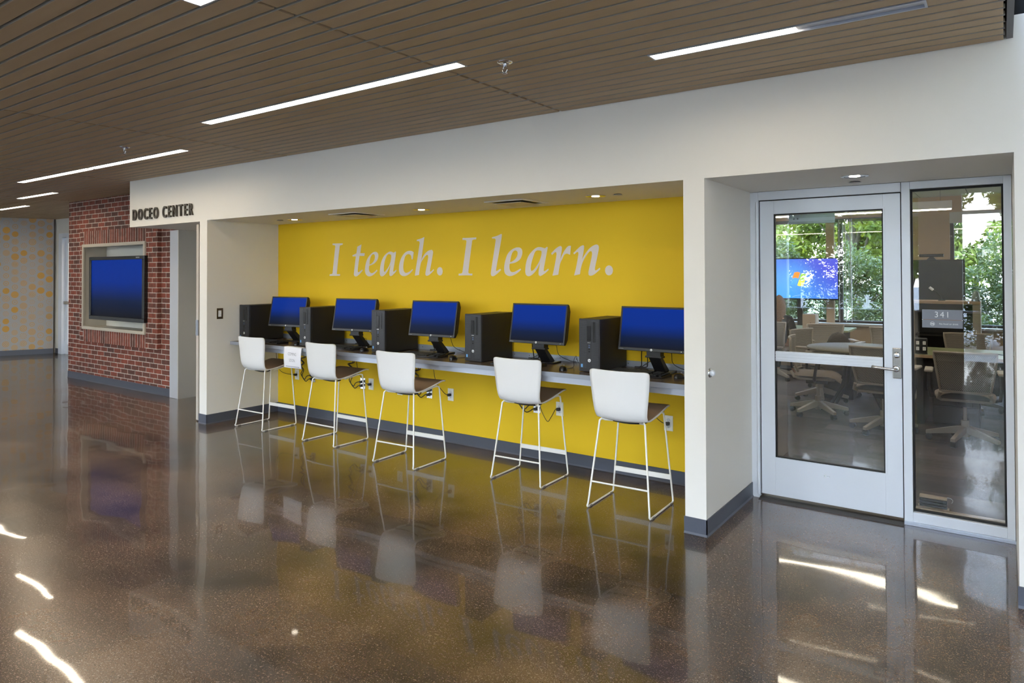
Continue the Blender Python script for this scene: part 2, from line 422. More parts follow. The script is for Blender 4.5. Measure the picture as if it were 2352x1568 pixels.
struct('ceiling_void', MB().box(-17.4, .03, YC, 0, HC+.09, HC+.12).box(-17.4, -8.6, 0, 6.2, HC+.09, HC+.12), DARKV)
struct('trim_1', MB().box(.026, .052, YC, -.002, HC+.004, HC+.30), TRIMG)
# added pale strips in the gaps, painted highlight for the lit plank edges
edge_strips = MB()
for r in range(0, 50): edge_strips.box(-17.3, .02, -.1*r+.0045, -.1*r+.0078, HC+.0005, HC+.02)
struct('trim_2', edge_strips, mat('plank_edge_highlight', (.42, .40, .34), .5))
# higher ceiling over the right part of the hall, walls, window wall
struct('ceiling_high', MB().box(.0, 6.5, YC, 1.05, 5.6, 5.7).box(-17.5, 6.5, YW-.2, YC, 5.6, 5.7), DARKV)
struct('wall_bulkhead', MB().box(-17.5, .026, YC-.06, YC, HC, 5.6), PAINT)
struct('wall_upper_void', MB().box(.052, 6.5, .02, 1.05, 2.834, 5.6), DARKV)  # near-black colour stands in for the unlit void up here
struct('wall_right', MB().box(6.4, 6.6, YW, 1.05, 0, 5.6), PAINT)
struct('wall_left_end', MB().box(-17.5, -17.3, YW, 6.2, 0, 5.6), PAINT)
ww = MB()
for a, b in ((-17.5, -16), (-12.1, -11.6), (-8.1, -7.6), (-5.9, -5.6), (-3.62, -3.55), (-1.25, -.58), (2.9, 3.1), (6.2, 6.5)): ww.box(a, b, YW-.2, YW, 0, 5.6)
ww.box(-17.5, 6.5, YW-.2, YW, 5.4, 5.6).box(-17.5, -.58, YW-.2, YW, 0, .86)
struct('wall_back', ww, PAINT)
wn = sempty('window_1'); m = MB()
for x in (-14, -10, -6.8, -4.7, -2.4, .9, 2.0, 4.2, 5.2): m.box(x-.03, x+.03, YW-.14, YW-.06, 0, 5.4)
m.box(-3.6, 6.3, YW-.14, YW-.06, 2.62, 2.68); m.box(-.6, 6.3, YW-.14, YW-.06, .86, .90)
part('window_frame', m, ALU, wn); part('window_sill', MB().box(-3.58, -1.25, YW-.1, YW+.28, .86, .90), SILLW, wn, .004)
part('pane', MB().box(-16, 6.3, YW-.105, YW-.095, 0, 5.4), GLASSW, wn)

# room 341: walls, ceiling, windows
RX0, RX1, RY0, RY1 = -6.5, 2.4, 1.06, 8.0
struct('wall_room_left', MB().box(RX0-.12, RX0, RY0, RY1, 0, HC), TAN)
struct('wall_room_right', MB().box(RX1, RX1+.12, RY0, RY1, 0, HC), TAN)
rb = MB(); WA, WB = (-5.6, -1.141), (-.636, 1.9)
rb.box(RX0, RX1, RY1, RY1+.2, 0, .78).box(RX0, RX1, RY1, RY1+.2, 2.46, HC)
for a, b in ((RX0, WA[0]), (WA[1], WB[0]), (WB[1], RX1)): rb.box(a, b, RY1, RY1+.2, .78, 2.46)
struct('wall_room_back', rb, TAN)
struct('wall_room_front', MB().box(RX0, XD, 1.0, 1.06, 0, HC).box(XR, RX1, 1.05, 1.06, 0, HC).box(XD, XR, 1.05, 1.06, HH+.0, HC), TAN)
cr = MB()
for i in range(15):
    for j in range(12):
        x0 = RX0+i*.61; y0 = RY0+.05+j*.61
        cr.box(x0+.006, min(x0+.604, RX1), y0+.006, min(y0+.604, RY1), HC, HC+.02)
struct('ceiling_room', cr, mat('ceiling_tile', (.72, .66, .58), .7)); struct('ceiling_room_void', MB().box(RX0, RX1, RY0, RY1+.2, HC+.025, HC+.05), DARKV)
FRB = mat('dark_window_frame', (.06, .055, .05), .5)
for n, (a, b), mull in ((2, WA, (-2.14, -4.0)), (3, WB, (.7,))):
    wn = sempty('window_%d' % n); f = MB()
    f.box(a, b, RY1+.06, RY1+.14, 2.41, 2.46).box(a, b, RY1+.06, RY1+.14, .78, .82).box(a, a+.05, RY1+.06, RY1+.14, .82, 2.41).box(b-.05, b, RY1+.06, RY1+.14, .82, 2.41)
    for x in mull: f.box(x-.035, x+.035, RY1+.06, RY1+.14, .82, 2.41)
    part('window_frame', f, FRB, wn)
    part('window_sill', MB().box(a-.03, b+.03, RY1-.09, RY1+.06, .745, .78), SILLW, wn, .004)
    part('pane', MB().box(a, b, RY1+.095, RY1+.105, .80, 2.44), GLASSW, wn)
    if n == 3: part('blind_box', MB().box(a, b, RY1-.02, RY1+.05, 2.32, 2.48), SILLW, wn, .004)
    if n == 2:
        part('mullion_cover', MB().box(-2.34, -2.22, RY1-.01, RY1+.05, .78, 2.44), TAN, wn)
        for k, x in enumerate((-2.14, -2.05, -1.98)): part('blind_cord', MB().tube([(x, RY1-.03, 2.44), (x+.01*k, RY1-.03, .80)], .006, 6), SILLW, wn)

# brick wall with its raised niche surround, far hall with wallpaper and end door
BY = .638
br = MB(); NX0, NX1, NZ0, NZ1 = -11.232, -9.385, .795, 2.035
br.box(-11.87, NX0, BY, BY+.3, 0, HC+.1).box(NX1, -8.81, BY, BY+.3, 0, HC+.1).box(NX0, NX1, BY, BY+.3, 0, NZ0).box(NX0, NX1, BY, BY+.3, NZ1, HC+.1)
struct('wall_brick', br, BRICK)
SX0, SX1, SZ0, SZ1 = -11.36, -9.08, .60, 2.24
s1 = MB().box(NX0, NX1, BY-.05, BY, SZ0, NZ0).box(NX0, NX1, BY-.05, BY, NZ1, SZ1)
struct('trim_3', s1, SOLDIER)
struct('trim_4', MB().box(SX0, NX0, BY-.05, BY, SZ0, SZ1).box(NX1, SX1, BY-.05, BY, SZ0, SZ1), BRICK)
base('baseboard_brick', [(-11.87, BY), (-8.81, BY)])
nn = MB(); t_ = .035
struct('trim_7', MB().box(NX0+.02, NX1-.02, BY+.262, BY+.27, NZ0+.02, NZ1-.02), PAINT)
nn.box(NX0, NX1, BY+.27, BY+.29, NZ0, NZ1)
nn.box(NX0, NX0+.02, BY-.05, BY+.27, NZ0, NZ1).box(NX1-.02, NX1, BY-.05, BY+.27, NZ0, NZ1).box(NX0, NX1, BY-.05, BY+.27, NZ0, NZ0+.02).box(NX0, NX1, BY-.05, BY+.27, NZ1-.02, NZ1)
nn.box(NX0-.01, NX0+t_, BY-.075, BY-.05, NZ0-.01, NZ1+.01).box(NX1-t_, NX1+.01, BY-.075, BY-.05, NZ0-.01, NZ1+.01).box(NX0+t_, NX1-t_, BY-.075, BY-.05, NZ0-.01, NZ0+t_).box(NX0+t_, NX1-t_, BY-.075, BY-.05, NZ1-t_, NZ1+.01)
struct('trim_5', nn, BEIGEF, None, .003)
# left opening: steel jamb, reveal, back of the passage
struct('trim_6', MB().box(-8.81, -8.62, BY-.03, BY+.3, 0, 2.165), mat('satin_metal_jamb', (.60, .61, .64), .45, metal=.4), None, .004)
struct('wall_passage', MB().box(-8.62, -8.60, BY-.03, 1.9, 0, 2.165), STEELP)
struct('wall_passage_back', MB().box(-8.62, XL, 1.9, 2.0, 0, 2.165).box(-8.62, XL, 1.0, 2.0, 2.165, 2.3), PAINT)
struct('wall_passage_right', MB().box(XL, XL+.05, DA+.12, 2.0, 0, 2.165), PAINT)
# far end: wallpapered wall running away from the camera, cream strip, glazed door
fw = link('wall_wallpaper', MB().box(-.15, 0, -9.6, 0, 0, HC+.1).mesh('wall_wallpaper', WPAPER)); fw['kind'] = 'structure'
fw.location = (-15.69, 1.88, 0); fw.rotation_euler = (0, 0, math.radians(-24))
fb = part('baseboard_far', MB().box(0, .012, -9.6, 0, 0, .101), BASE, None); fb['kind'] = 'structure'; fb.location = fw.location; fb.rotation_euler = fw.rotation_euler
struct('wall_far', MB().box(-15.86, -15.52, 1.93, 2.1, 0, HC+.1).box(-15.52, -12.0, 1.93, 2.1, 2.42, HC+.1).box(-14.1, -8.62, 1.93, 2.1, 0, 2.42), PAINT)
base('baseboard_far_strip', [(-15.70, 1.93), (-15.52, 1.93)])
d1 = sempty('door_1')
part('door_frame', MB().box(-15.52, -15.36, 1.90, 2.05, 0, 2.42).box(-14.2, -14.1, 1.90, 2.05, 0, 2.42).box(-15.36, -14.2, 1.90, 2.05, 2.34, 2.42), ALU, d1, .004)
part('door_leaf', MB().box(-15.36, -15.26, 1.97, 2.01, 0, 2.34).box(-14.3, -14.2, 1.97, 2.01, 0, 2.34).box(-15.26, -14.3, 1.97, 2.01, 2.22, 2.34).box(-15.26, -14.3, 1.97, 2.01, 0, .2), ALU, d1, .003)
part('pane', MB().box(-15.26, -14.3, 1.985, 1.995, .2, 2.22), GLASS, d1)
part('push_bar', MB().box(-15.36, -14.2, 1.92, 1.96, 1.0, 1.06), STEEL, d1, .004)
struct('wall_far_back', MB().box(-17.3, -12, 6.0, 6.2, 0, HC+.1), PAINT)

# leaf of the steel door standing open beside the left pillar
d2 = sempty('door_2')
part('door_leaf', MB().box(-7.175, -7.13, .03, .93, .012, 2.14), mat('painted_steel_door', (.52, .47, .40), .45), d2, .003)
part('lock_plate', MB().box(-7.178, -7.127, .026, .034, .93, 1.10), STEEL, d2)
part('lever', MB().tube([(-7.175, .09, 1.0), (-7.23, .09, 1.0), (-7.235, .10, 1.0), (-7.235, .2, 1.0)], .009, 8).tube([(-7.13, .09, 1.0), (-7.08, .09, 1.0), (-7.077, .1, 1.0), (-7.077, .2, 1.0)], .009, 8), STEEL, d2)
part('bottom_seal', MB().box(-7.17, -7.135, .04, .92, 0, .012), BLACK, d2)

# ------------------------------------------------------------------ glazed aluminium door and sidelight
d3 = sempty('door_3'); Y0 = DD; f = MB()
f.box(XD, -1.418, Y0, Y0+.115, 0, HH-.002)                       # left jamb
f.box(-1.418, -.527, Y0, Y0+.115, 2.112, HH-.002)                # head over the door
f.box(-.524, -.476, Y0, Y0+.115, 0, HH-.002)                     # mullion
f.box(-.476, .007, Y0, Y0+.115, 2.124, HH-.002).box(-.476, .007, Y0, Y0+.115, .022, .084)
f.box(.007, XR-.003, Y0, Y0+.115, .012, HH-.002)
part('door_frame', f, ALU, d3, .002)
part('sill_trim', MB().box(-.524, XR-.003, Y0-.012, Y0+.05, .0, .022), ALUD, d3, .002)
part('threshold', MB().prism([(Y0-.05, 0), (Y0+.12, 0), (Y0+.12, .012), (Y0, .012)], -1.418, -.524, 'x'), mat('dark_threshold', (.035, .028, .022), .4), d3)
ly = Y0+.018
lf = MB().box(-1.412, -1.316, ly, ly+.045, .03, 2.105).box(-.630, -.531, ly, ly+.045, .03, 2.105).box(-1.316, -.630, ly, ly+.045, 2.010, 2.105).box(-1.316, -.630, ly, ly+.045, .03, .298)
leaf = part('door_leaf', lf, ALU, d3, .0015)
part('glazing_bead', MB().box(-1.328, -1.316, ly-.004, ly, .286, 2.022).box(-.630, -.618, ly-.004, ly, .286, 2.022).box(-1.316, -.630, ly-.004, ly, 2.010, 2.022).box(-1.316, -.630, ly-.004, ly, .286, .298), ALU, leaf)
part('gasket', MB().box(-1.316, -1.308, ly+.004, ly+.03, .298, 2.010).box(-.638, -.630, ly+.004, ly+.03, .298, 2.010).box(-1.308, -.638, ly+.004, ly+.03, 2.002, 2.010).box(-1.308, -.638, ly+.004, ly+.03, .298, .306), GASKET, leaf)
part('pane', MB().box(-1.31, -.636, ly+.016, ly+.022, .30, 2.006), GLASS, leaf)
part('door_gap_seal', MB().box(-1.4175, -1.4125, ly+.004, ly+.04, .02, 2.11).box(-.5305, -.5245, ly+.004, ly+.04, .02, 2.11).box(-1.4125, -.5305, ly+.004, ly+.04, 2.106, 2.112), GASKET, d3)
pb = MB().box(-1.308, -.638, ly-.012, ly+.010, .975, 1.045)
for z in (.990, 1.010, 1.030): pb.box(-1.308, -.638, ly-.016, ly-.012, z-.005, z+.005)
part('push_rail', pb, ALU, leaf, .0015)
lp = part('lock_plate', MB().box(-.582, -.532, ly-.018, ly-.001, .917, 1.112), STEEL, leaf, .004)
part('lock_cylinder', MB().lathe([(0, -.006), (.014, -.006), (.018, -.003), (.020, 0)], 24, Matrix.Translation((-.557, ly-.019, 1.068)) @ Matrix.Rotation(-PI/2, 4, 'X') @ Matrix.Diagonal((1, 1, 1, 1))), CHROME, lp)
part('lever', MB().lathe([(.021, 0), (.021, .012), (.012, .014), (0, .014)], 20, Matrix.Translation((-.560, ly-.018, .980)) @ Matrix.Rotation(PI/2, 4, 'X'))
     .tube(curve_pts([(-.560, ly-.03, .980), (-.560, ly-.055, .980), (-.575, ly-.068, .980), (-.62, ly-.070, .982), (-.672, ly-.070, .986), (-.690, ly-.060, .988), (-.692, ly-.035, .988)], 5), .0095, 12), STEEL, lp)
part('hinge', MB().tube([(-1.425, Y0-.008, .03), (-1.425, Y0-.008, 2.10)], .010, 12), ALU, d3)
cl = part('closer_bracket', MB().box(-1.225, -.925, ly+.046, ly+.052, 1.935, 2.002), mat('closer_grey', (.33, .38, .40), .4, metal=.5), leaf, .002)
part('closer_screw', MB().lathe([(0, -.004), (.006, -.004), (.006, 0)], 10, Matrix.Translation((-1.19, ly+.046, 1.972)) @ Matrix.Rotation(-PI/2, 4, 'X')).lathe([(0, -.004), (.006, -.004), (.006, 0)], 10, Matrix.Translation((-1.165, ly+.046, 1.972)) @ Matrix.Rotation(-PI/2, 4, 'X')), BLACK, cl)
part('maker_label', MB().box(-1.00, -.965, ly-.0005, ly, .215, .222), STEEL, leaf)
part('sidelight_gasket', MB().box(-.476, -.466, Y0+.03, Y0+.07, .084, 2.124).box(-.003, .007, Y0+.03, Y0+.07, .084, 2.124).box(-.466, -.003, Y0+.03, Y0+.07, 2.112, 2.124).box(-.466, -.003, Y0+.03, Y0+.07, .084, .096), GASKET, d3)
part('sidelight_pane', MB().box(-.470, .001, Y0+.045, Y0+.051, .088, 2.118), GLASS, d3)
part('sidelight_bead', MB().box(-.466, -.003, Y0+.052, Y0+.085, .084, .104), WOODT, d3)

MURAL = [('I',[[(-5951,1927),(-5786,1925),(-5789,1910),(-5831,1903),(-5836,1890),(-5883,1600),(-5876,1593),(-5831,1593),(-5834,1575),(-6002,1574),(-5999,1591),(-5963,1595),(-5952,1601),(-5906,1899),(-5917,1907),(-5951,1910)]]),('t',[[(-5494,1904),(-5510,1813),(-5444,1812),(-5450,1782),(-5523,1785),(-5551,1635),(-5550,1618),(-5539,1613),(-5522,1618),(-5482,1640),(-5476,1629),(-5522,1594),(-5554,1575),(-5578,1568),(-5598,1572),(-5610,1586),(-5608,1610),(-5579,1781),(-5630,1781),(-5632,1793),(-5570,1812),(-5556,1883)]]),('e',[[(-5438,1653),(-5427,1702),(-5403,1751),(-5364,1791),(-5325,1814),(-5291,1823),(-5260,1817),(-5242,1796),(-5242,1767),(-5260,1733),(-5294,1706),(-5333,1690),(-5378,1679),(-5381,1648),(-5376,1626),(-5360,1609),(-5337,1602),(-5310,1608),(-5260,1639),(-5256,1625),(-5295,1596),(-5333,1577),(-5372,1569),(-5403,1575),(-5427,1594),(-5438,1621)],[(-5373,1692),(-5341,1701),(-5314,1720),(-5294,1749),(-5291,1781),(-5301,1796),(-5318,1799),(-5337,1790),(-5356,1766),(-5368,1729)]]),('a',[[(-5218,1620),(-5210,1673),(-5192,1726),(-5158,1774),(-5116,1805),(-5075,1820),(-5046,1818),(-5018,1809),(-4991,1820),(-4986,1810),(-5003,1719),(-5025,1624),(-5020,1614),(-4980,1636),(-4978,1624),(-5017,1593),(-5057,1571),(-5076,1577),(-5079,1598),(-5072,1646),(-5061,1693),(-5087,1651),(-5124,1604),(-5161,1577),(-5192,1569),(-5211,1580),(-5218,1599)],[(-5161,1646),(-5158,1620),(-5146,1613),(-5128,1628),(-5090,1667),(-5064,1714),(-5053,1756),(-5052,1785),(-5072,1794),(-5098,1794),(-5116,1781),(-5143,1731),(-5156,1683)]]),('c',[[(-4943,1650),(-4936,1697),(-4914,1749),(-4878,1792),(-4835,1817),(-4793,1823),(-4765,1819),(-4740,1807),(-4754,1737),(-4770,1739),(-4772,1762),(-4782,1780),(-4807,1790),(-4835,1786),(-4857,1769),(-4875,1722),(-4884,1676),(-4882,1639),(-4871,1616),(-4850,1604),(-4821,1608),(-4786,1623),(-4758,1641),(-4753,1633),(-4786,1603),(-4829,1580),(-4871,1571),(-4911,1580),(-4935,1603)]]),('h',[[(-4598,1954),(-4612,1876),(-4641,1724),(-4619,1760),(-4578,1800),(-4537,1821),(-4500,1826),(-4486,1810),(-4490,1773),(-4510,1688),(-4525,1627),(-4524,1615),(-4510,1617),(-4480,1638),(-4476,1627),(-4510,1600),(-4551,1577),(-4575,1575),(-4585,1587),(-4581,1618),(-4561,1693),(-4547,1754),(-4550,1774),(-4561,1779),(-4584,1769),(-4619,1734),(-4643,1704),(-4660,1648),(-4671,1583),(-4726,1576),(-4721,1603),(-4660,1893),(-4663,1911),(-4677,1916),(-4698,1917),(-4698,1930),(-4639,1941)]]),('.',[[(-4362,1618),(-4365,1603),(-4372,1590),(-4384,1581),(-4398,1578),(-4412,1581),(-4424,1590),(-4432,1603),(-4434,1618),(-4432,1633),(-4424,1646),(-4412,1655),(-4398,1658),(-4384,1655),(-4372,1646),(-4365,1633)]]),('I',[[(-4114,1929),(-4033,1928),(-3951,1929),(-3953,1911),(-3985,1909),(-3997,1904),(-4002,1888),(-4046,1614),(-4044,1602),(-4034,1596),(-3999,1595),(-4000,1578),(-4081,1579),(-4164,1577),(-4162,1595),(-4130,1597),(-4120,1604),(-4115,1621),(-4068,1890),(-4069,1902),(-4080,1908),(-4116,1910)]]),('l',[[(-3665,1951),(-3658,1945),(-3661,1918),(-3725,1626),(-3723,1618),(-3714,1619),(-3677,1637),(-3668,1627),(-3708,1596),(-3746,1574),(-3767,1571),(-3779,1579),(-3783,1599),(-3777,1636),(-3728,1887),(-3728,1902),(-3736,1910),(-3768,1913),(-3769,1924),(-3711,1935)]]),('e',[[(-3633,1639),(-3627,1685),(-3613,1731),(-3592,1771),(-3555,1803),(-3511,1822),(-3475,1825),(-3447,1814),(-3435,1787),(-3440,1755),(-3459,1722),(-3491,1700),(-3532,1687),(-3573,1682),(-3576,1652),(-3572,1628),(-3560,1612),(-3540,1607),(-3512,1612),(-3456,1638),(-3450,1629),(-3480,1605),(-3516,1586),(-3564,1572),(-3601,1579),(-3625,1599)],[(-3570,1694),(-3540,1704),(-3511,1723),(-3491,1749),(-3485,1778),(-3493,1793),(-3511,1799),(-3531,1793),(-3547,1773),(-3560,1737)]]),('a',[[(-3404,1620),(-3400,1665),(-3389,1709),(-3368,1750),(-3337,1783),(-3301,1810),(-3270,1822),(-3244,1822),(-3213,1814),(-3200,1811),(-3178,1823),(-3170,1816),(-3190,1732),(-3213,1623),(-3209,1614),(-3197,1617),(-3166,1636),(-3161,1626),(-3192,1601),(-3227,1581),(-3249,1571),(-3264,1581),(-3265,1605),(-3248,1691),(-3271,1649),(-3306,1605),(-3342,1579),(-3371,1571),(-3394,1581),(-3403,1601)],[(-3347,1642),(-3344,1620),(-3335,1616),(-3315,1627),(-3288,1656),(-3257,1700),(-3237,1748),(-3233,1781),(-3237,1789),(-3257,1794),(-3283,1794),(-3301,1782),(-3321,1738),(-3339,1686)]]),('r',[[(-3136,1767),(-3093,1803),(-3063,1821),(-3042,1827),(-3030,1818),(-3030,1795),(-3047,1710),(-3030,1744),(-3008,1780),(-2983,1811),(-2962,1825),(-2940,1825),(-2949,1752),(-2961,1755),(-2981,1761),(-3006,1751),(-3025,1719),(-3045,1683),(-3057,1633),(-3066,1584),(-3124,1576),(-3106,1640),(-3082,1756),(-3086,1775),(-3097,1774),(-3128,1752)]]),('n',[[(-2917,1764),(-2876,1798),(-2848,1819),(-2823,1828),(-2814,1820),(-2816,1793),(-2833,1711),(-2812,1744),(-2775,1789),(-2740,1816),(-2708,1829),(-2688,1827),(-2677,1811),(-2681,1776),(-2711,1652),(-2714,1626),(-2709,1618),(-2697,1622),(-2670,1640),(-2664,1629),(-2697,1603),(-2729,1582),(-2757,1575),(-2773,1582),(-2774,1607),(-2756,1680),(-2740,1750),(-2742,1771),(-2752,1777),(-2768,1771),(-2800,1733),(-2828,1688),(-2845,1639),(-2855,1588),(-2911,1577),(-2891,1646),(-2869,1752),(-2871,1772),(-2882,1772),(-2910,1754)]]),('.',[[(-2551,1618),(-2554,1603),(-2561,1590),(-2573,1581),(-2586,1578),(-2600,1581),(-2611,1590),(-2619,1603),(-2621,1618),(-2619,1633),(-2611,1646),(-2599,1655),(-2586,1658),(-2572,1655),(-2561,1646),(-2553,1633)]])]

# ================================================================== LETTERING ON THE WALLS
def smooth_loop(P, n=4):
    N = len(P); out = []; P = [Vector((a, b)) for a, b in P]
    def corner(i):
        a = (P[i]-P[i-1]).normalized(); b = (P[(i+1) % N]-P[i]).normalized(); return a.dot(b) < .62
    cs = [corner(i) for i in range(N)]
    for i in range(N):
        p1, p2 = P[i], P[(i+1) % N]; L = (p2-p1).length
        t1 = (p2-p1) if cs[i] else (p2-P[i-1])*.5
        t2 = (p2-p1) if cs[(i+1) % N] else (P[(i+2) % N]-p1)*.5
        if t1.length > 1e-6: t1 = t1.normalized()*L
        if t2.length > 1e-6: t2 = t2.normalized()*L
        for k in range(n):
            t = k/n; out.append(p1*(2*t**3-3*t*t+1)+t1*(t**3-2*t*t+t)+p2*(-2*t**3+3*t*t)+t2*(t**3-t*t))
    return out
def outline_mesh(name, loops, m, depth, s=.001, org=(0, 0)):
    c = bpy.data.curves.new(name, 'CURVE'); c.dimensions = '2D'; c.fill_mode = 'BOTH'; c.extrude = depth
    for lp in loops:
        pts = smooth_loop(lp); sp = c.splines.new('POLY'); sp.points.add(len(pts)-1)
        for i, p in enumerate(pts): sp.points[i].co = (p.x*s-org[0], p.y*s-org[1], 0, 1)
        sp.use_cyclic_u = True
    tmp = bpy.data.objects.new('tmp', c); COL.objects.link(tmp); bpy.context.view_layer.update()
    me = bpy.data.meshes.new_from_object(tmp.evaluated_get(bpy.context.evaluated_depsgraph_get())); bpy.data.objects.remove(tmp)
    me.name = name; me.materials.clear(); me.materials.append(m); return me
mu = thing('wall_lettering', 'large pale grey italic words "I teach. I learn." on the yellow wall', 'lettering', (-4.27, DA, 1.60))
for ch, loops in MURAL:
    o = link('full_stop' if ch == '.' else 'letter', outline_mesh('letter', loops, VINYL, .0008, org=(-4.27, 1.60)), mu); o.rotation_euler = (PI/2, 0, 0); o.location = (0, -.0012, 0)
# DOCEO CENTER: standing metal letters on the left header
sg = thing('sign_lettering', 'dark raised metal capitals "DOCEO CENTER" on the white header at left', 'sign', (-7.83, 0, 2.243))
def glyph_widths(s, size, sx, off):
    return [text_mesh('letter', ch, size, DKLET, .010, sx, off, 'LEFT') if ch != ' ' else None for ch in s]
gm = glyph_widths('DOCEO CENTER', .186, .56, .0012)
ws = [0 if g is None else max(v.co.x for v in g.vertices)-min(v.co.x for v in g.vertices) for g in gm]
gap = .034; spw = .085; tot = sum(ws)+gap*9+spw; x = -tot/2; sc = 1.318/tot
for g, wd in zip(gm, ws):
    if g is None: x += spw-gap; continue
    mn = min(v.co.x for v in g.vertices)
    for v in g.vertices: v.co.x = (v.co.x-mn)*sc
    o = link('letter', g, sg); o.rotation_euler = (PI/2, 0, 0); o.location = (x*sc, -.0125, 0); x += wd+gap

# room sign on the sidelight
rs = thing('room_sign', 'grey room number plate reading 341 stuck on the sidelight glass', 'sign', (-.311, Y0+.044, 1.30))
part('plate', MB().box(-.108, .108, -.004, 0, .0, .062).box(-.108, .108, -.004, 0, -.052, -.0022), SIGNG, rs, .0005)
part('divider', MB().box(-.100, .100, -.003, 0, -.0022, 0), ORANGE, rs)
for s_ in (-1, 1): part('screw', MB().box(s_*.106-.003, s_*.106+.003, -.006, 0, -.004, .000), WHITEP, rs)
text('number', '341', .052, SIGNW, (0, -.0045, .014), rs, .0003, .92, .0, space=1.25)
text('caption', 'No food or drink', .0150, SIGNW, (.034, -.0045, -.031), rs, .0003, .95)
ic = MB(); n_ = 24
for a in range(n_):
    a0, a1 = 2*PI*a/n_, 2*PI*(a+1)/n_
    ic.add([(.0125*math.cos(a0)-.052, -.0048, .0125*math.sin(a0)-.027), (.0125*math.cos(a1)-.052, -.0048, .0125*math.sin(a1)-.027), (.0102*math.cos(a1)-.052, -.0048, .0102*math.sin(a1)-.027), (.0102*math.cos(a0)-.052, -.0048, .0102*math.sin(a0)-.027)], [(0, 1, 2, 3)])
ic.box(-.059, -.053, -.0050, -.0046, -.031, -.024).box(-.052, -.044, -.0050, -.0046, -.031, -.0235)
ic.box(-.062, -.042, -.0052, -.0047, -.028, -.0265, Matrix.Translation((-.052, 0, -.027)) @ Matrix.Rotation(.7, 4, 'Y') @ Matrix.Translation((.052, 0, .027)))
part('no_food_symbol', ic, SIGNW, rs)

# ================================================================== CEILING FIXTURES
LN = ['long lit linear ceiling light over the monitors, right of the left seam', 'lit linear ceiling light at the top edge, nearest the camera', 'right half of the lit linear light above the brick wall',
      'left half of the lit linear light above the brick wall', 'linear ceiling light above the glass door, its right part dark', 'short lit linear light farther back beside the top of the brick wall', 'farthest lit linear light at the left edge near the wallpaper']
for i, (a, b, y) in enumerate(LAMPS):
    lab = LN[i] if i < len(LN) else 'lit linear light in the slatted ceiling behind the camera'
    t = thing('linear_ceiling_light', lab, 'ceiling light', ((a+b)/2, y, HC), 0, 'linear lights in the slatted ceiling'); h = (b-a)/2
    part('frame', MB().box(-h, h, -.046, -.036, -.002, .06).box(-h, h, .036, .046, -.002, .06).box(-h, -h+.010, -.036, .036, -.002, .06).box(h-.010, h, -.036, .036, -.002, .06).box(-h, h, -.046, .046, .06, .066), ALUD, t)
    x0, x1 = -h+.010, h-.010
    if i == 4:
        xm = x0+(x1-x0)*.58
        part('lens', MB().box(x0, xm, -.036, .036, .010, .014), LIT, t); part('unlit_lens', MB().box(xm, x1, -.036, .036, .010, .014), DIFF, t)
    else: part('lens', MB().box(x0, x1, -.036, .036, .010, .014), LIT, t)
spk = thing('fire_sprinkler', 'chrome pendent fire sprinkler in the slatted ceiling right of the long light', 'sprinkler')
part('escutcheon', MB().lathe([(.042, 0), (.040, -.004), (.022, -.010), (.018, -.002)], 24), CHROME, spk)
part('frame', MB().lathe([(.009, 0), (.009, -.025), (.004, -.027)], 12).tube(curve_pts([(.008, 0, -.02), (.014, 0, -.035), (.010, 0, -.05), (0, 0, -.058)]), .0028, 8).tube(curve_pts([(-.008, 0, -.02), (-.014, 0, -.035), (-.010, 0, -.05), (0, 0, -.058)]), .0028, 8).lathe([(.003, -.025), (.003, -.055)], 8), CHROME, spk)
part('deflector', MB().lathe([(0, -.058), (.014, -.058), (.014, -.0605), (0, -.0605)], 16), CHROME, spk)
for i, (x, y, l) in enumerate([(-2.144, -1.139, None), (-6.295, -1.139, 'chrome pendent fire sprinkler in the slatted ceiling above the brick wall, smaller'), (-13.0, -.45, 'tiny far sprinkler in the slatted ceiling near the wallpaper')]):
    place(spk, i == 0, (x, y, HC), 0, l or spk['label'], 'sprinklers in the slatted ceiling')
dl = thing('downlight', '', 'downlight')
part('trim_ring', MB().lathe([(.058, .001), (.062, -.003), (.076, -.003), (.078, .0), (.058, .0)], 32), CHROME, dl)
part('reflector', MB().lathe([(.030, -.0012), (.058, -.0012)], 32), CHROME, dl)
part('lamp', MB().lathe([(0, -.004), (.028, -.004), (.031, -.001)], 24), SPOTL, dl)
for i, (x, y, l) in enumerate([(-2.473, .46, 'round recessed downlight in the alcove soffit above the rightmost tower'), (-4.253, .475, 'round recessed downlight in the alcove soffit between the two air vents'), (-6.097, .5, 'round recessed downlight in the alcove soffit nearest the left alcove wall'), (-.715, .446, 'round recessed downlight in the soffit above the glass door')]):
    place(dl, i == 0, (x, y, HH-.001), 0, l, 'round recessed downlights')
cc = thing('sprinkler_cover', '', 'sprinkler cover')
part('plate', MB().lathe([(0, -.008), (.036, -.008), (.038, -.006), (.036, -.005), (0, -.005)], 24), mat('grey_cover', (.5, .49, .47), .5), cc); part('collar', MB().lathe([(.030, -.005), (.030, 0)], 24), BLACK, cc)
for i, (x, y, l) in enumerate([(-2.287, .457, 'small round sprinkler cover right of the right alcove downlight'), (-.758, .733, 'small round sprinkler cover behind the downlight above the glass door'), (-6.30, .47, 'small round sprinkler cover at the left end of the alcove soffit')]):
    place(cc, i == 0, (x, y, HH), 0, l, 'sprinkler covers in the soffits')
vt = thing('air_vent', '', 'air vent')
part('frame', MB().box(-.19, .19, -.19, -.165, -.008, 0).box(-.19, .19, .165, .19, -.008, 0).box(-.19, -.165, -.165, .165, -.008, 0).box(.165, .19, -.165, .165, -.008, 0), PAINT, vt, .002)
part('throat', MB().box(-.165, .165, -.165, .165, -.003, -.001), BLACKM, vt)
part('face_panel', MB().box(-.13, .13, -.13, .13, -.020, -.014), mat('vent_panel', (.66, .56, .40), .5), vt, .002)
